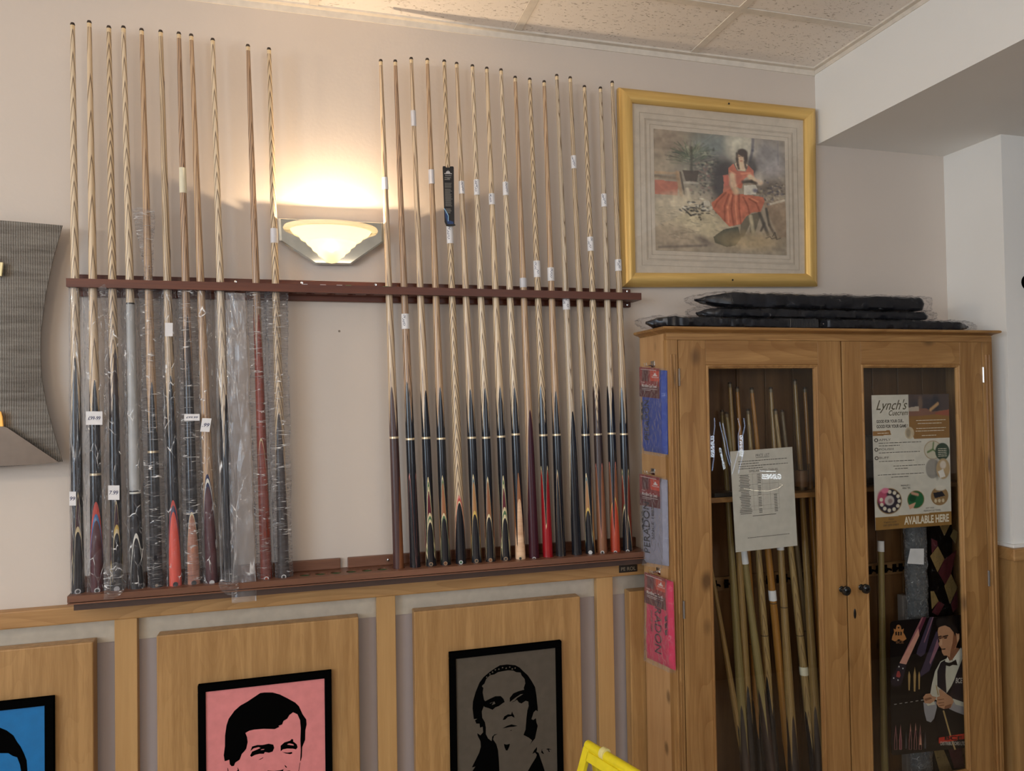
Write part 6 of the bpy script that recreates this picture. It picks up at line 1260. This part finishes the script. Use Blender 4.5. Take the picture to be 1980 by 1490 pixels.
# ------------------------------------------------------------------ lit tap signs on the bar behind the camera (they mirror in the cabinet glass)
GY = FY + 0.0075
def behind(px, py, dist=1.6):
    """real point whose mirror image in the cabinet glass stands dist behind the glass"""
    p = at(px, py, GY + dist); return Vector((p.x, 2 * GY - p.y, p.z))
NEON = plain('sign_tube_glow', (0.6, 0.75, 1), emit=(0.55, 0.70, 1.0), es=7)
NEONW = plain('sign_letter_glow', (0.8, 0.9, 1), emit=(0.80, 0.90, 1.0), es=16)
ft = plain('tap_black_acrylic', (0.01, 0.01, 0.012), rough=0.2)
def tapsign(label, cent, left, right, word, wbox):
    """left/right: edge light polylines in the picture; built as a curved acrylic blade with glowing edges"""
    L, R = [behind(*p) for p in left], [behind(*p) for p in right]
    o = thing('tap_sign', (L[-1] + R[-1]) / 2, label, 'bar tap', 'lit bar tap signs behind the camera')
    mb = MB(); n = len(L); off = Vector((0, -0.012, 0)); vs = L + R + [p + off for p in L] + [p + off for p in R]
    fs = [(i, i + 1, n + i + 1, n + i) for i in range(n - 1)]; fs += [tuple(k + 2 * n for k in f)[::-1] for f in fs]
    fs += [(i, i + 1, 2 * n + i + 1, 2 * n + i) for i in range(n - 1)] + [(n + i, n + i + 1, 3 * n + i + 1, 3 * n + i) for i in range(n - 1)] + [(0, n, 3 * n, 2 * n), (n - 1, 2 * n - 1, 4 * n - 1, 3 * n - 1)]
    mb.add(vs, fs); mb.build('blade', ft, o)
    f_ = Vector((0, 0.004, 0))
    MB().tube([p + f_ for p in L], 0.0017, 6).build('edge_light', NEON, o); MB().tube([p + f_ for p in R], 0.0017, 6).build('edge_light', NEON, o)
    tl, tr_, br_, bl_ = [behind(*p) + f_ * 1.5 for p in wbox]
    q = Quad(tl, tr_, br_, bl_, (0, 1, 0)); mb = MB()
    vs, fs = glyphs(word, 0, 0.012)
    # written upwards on the blade, true-reading from the bar side
    mb.add([q(1 - y, 1 - x if False else x, 0.001) for x, y in vs], fs); mb.build('lettering', NEONW, o)
    MB().box(min(L[-1].x, R[-1].x), max(L[-1].x, R[-1].x), L[-1].y - 0.02, L[-1].y + 0.005, 0.95, L[-1].z, 0.003).build('tap_column', CHROME, o)
tapsign('lit curved tap sign behind the camera, mirrored at left edge of cabinet glass', None, [(1370, 808), (1370, 826), (1373, 845), (1373, 875), (1372, 910)], [(1381, 808), (1382, 824), (1379, 845), (1381, 875), (1377, 910)], 'GUINNESS', ((1374, 842), (1380, 842), (1380, 884), (1374, 884)))
tapsign('lit curved tap sign behind the camera, mirrored above the price list', None, [(1426, 808), (1431, 826), (1427, 840), (1428, 870), (1415, 917)], [(1438, 808), (1440, 824), (1436, 840), (1437, 875), (1427, 915)], 'GUINNESS', ((1429, 841), (1435, 841), (1435, 882), (1429, 882)))
tapsign('lit slanting tap sign behind the camera, mirrored between the two curved ones', None, [(1391, 816), (1399, 850), (1405, 880), (1411, 900)], [(1397, 818), (1404, 850), (1409, 878), (1413, 895)], 'GUINNESS', ((1389, 866), (1393, 865), (1402, 905), (1398, 908)))
o = thing('bar_badge', behind(1487, 935), 'lit round badge behind the camera, mirrored on the price list', 'badge')
q = Quad(behind(1473, 916), behind(1510, 916), behind(1510, 926), behind(1473, 926), (0, 1, 0)); q = Quad(q.c[0], q.c[1], q.c[2], q.c[3], (0, 1, 0))
mb = MB(); vs, fs = glyphs('GUINNESS', 0, 0.012); mb.add([q(1 - x, 1 - y, 0.003) for x, y in vs], fs); mb.build('lettering', NEONW, o)
MB().tube([behind(x, y) for x, y in ((1438, 944), (1460, 948), (1485, 949), (1505, 944), (1514, 937), (1508, 935))], 0.0013, 6).build('lower_arc', plain('sign_cream_glow', (1, 0.95, 0.8), emit=(1.0, 0.9, 0.7), es=9), o)
MB().tube([behind(x, y) for x, y in ((1470, 910), (1485, 911), (1500, 911))], 0.0017, 6).build('upper_bar', NEONW, o)
mb = MB(); cc = behind(1490, 928); mb.lathe([(0, 0), (0.055, 0), (0.055, 0.008), (0, 0.008)], (0, 0, 0), 24); b2 = mb.build('disc', ft, o, local=True); b2.matrix_local = Matrix.Translation(cc - o.location + Vector((0, -0.012, 0))) @ Matrix.Rotation(PI / 2, 4, 'X')
MB().box(cc.x - 0.01, cc.x + 0.01, cc.y - 0.03, cc.y - 0.015, 0.95, cc.z, 0.002).build('stand', CHROME, o)
bc = MB().box(1.75, 4.6, 2 * GY - (GY + 1.6) - 0.45, 2 * GY - (GY + 1.6) + 0.12, 0.0, 0.95, 0.01).build('bar_counter', wood('bar_wood', (0.10, 0.05, 0.025), (0.05, 0.024, 0.012), 'X'))
tag(bc, 'dark wooden bar counter under the tap signs, behind the camera', 'counter')
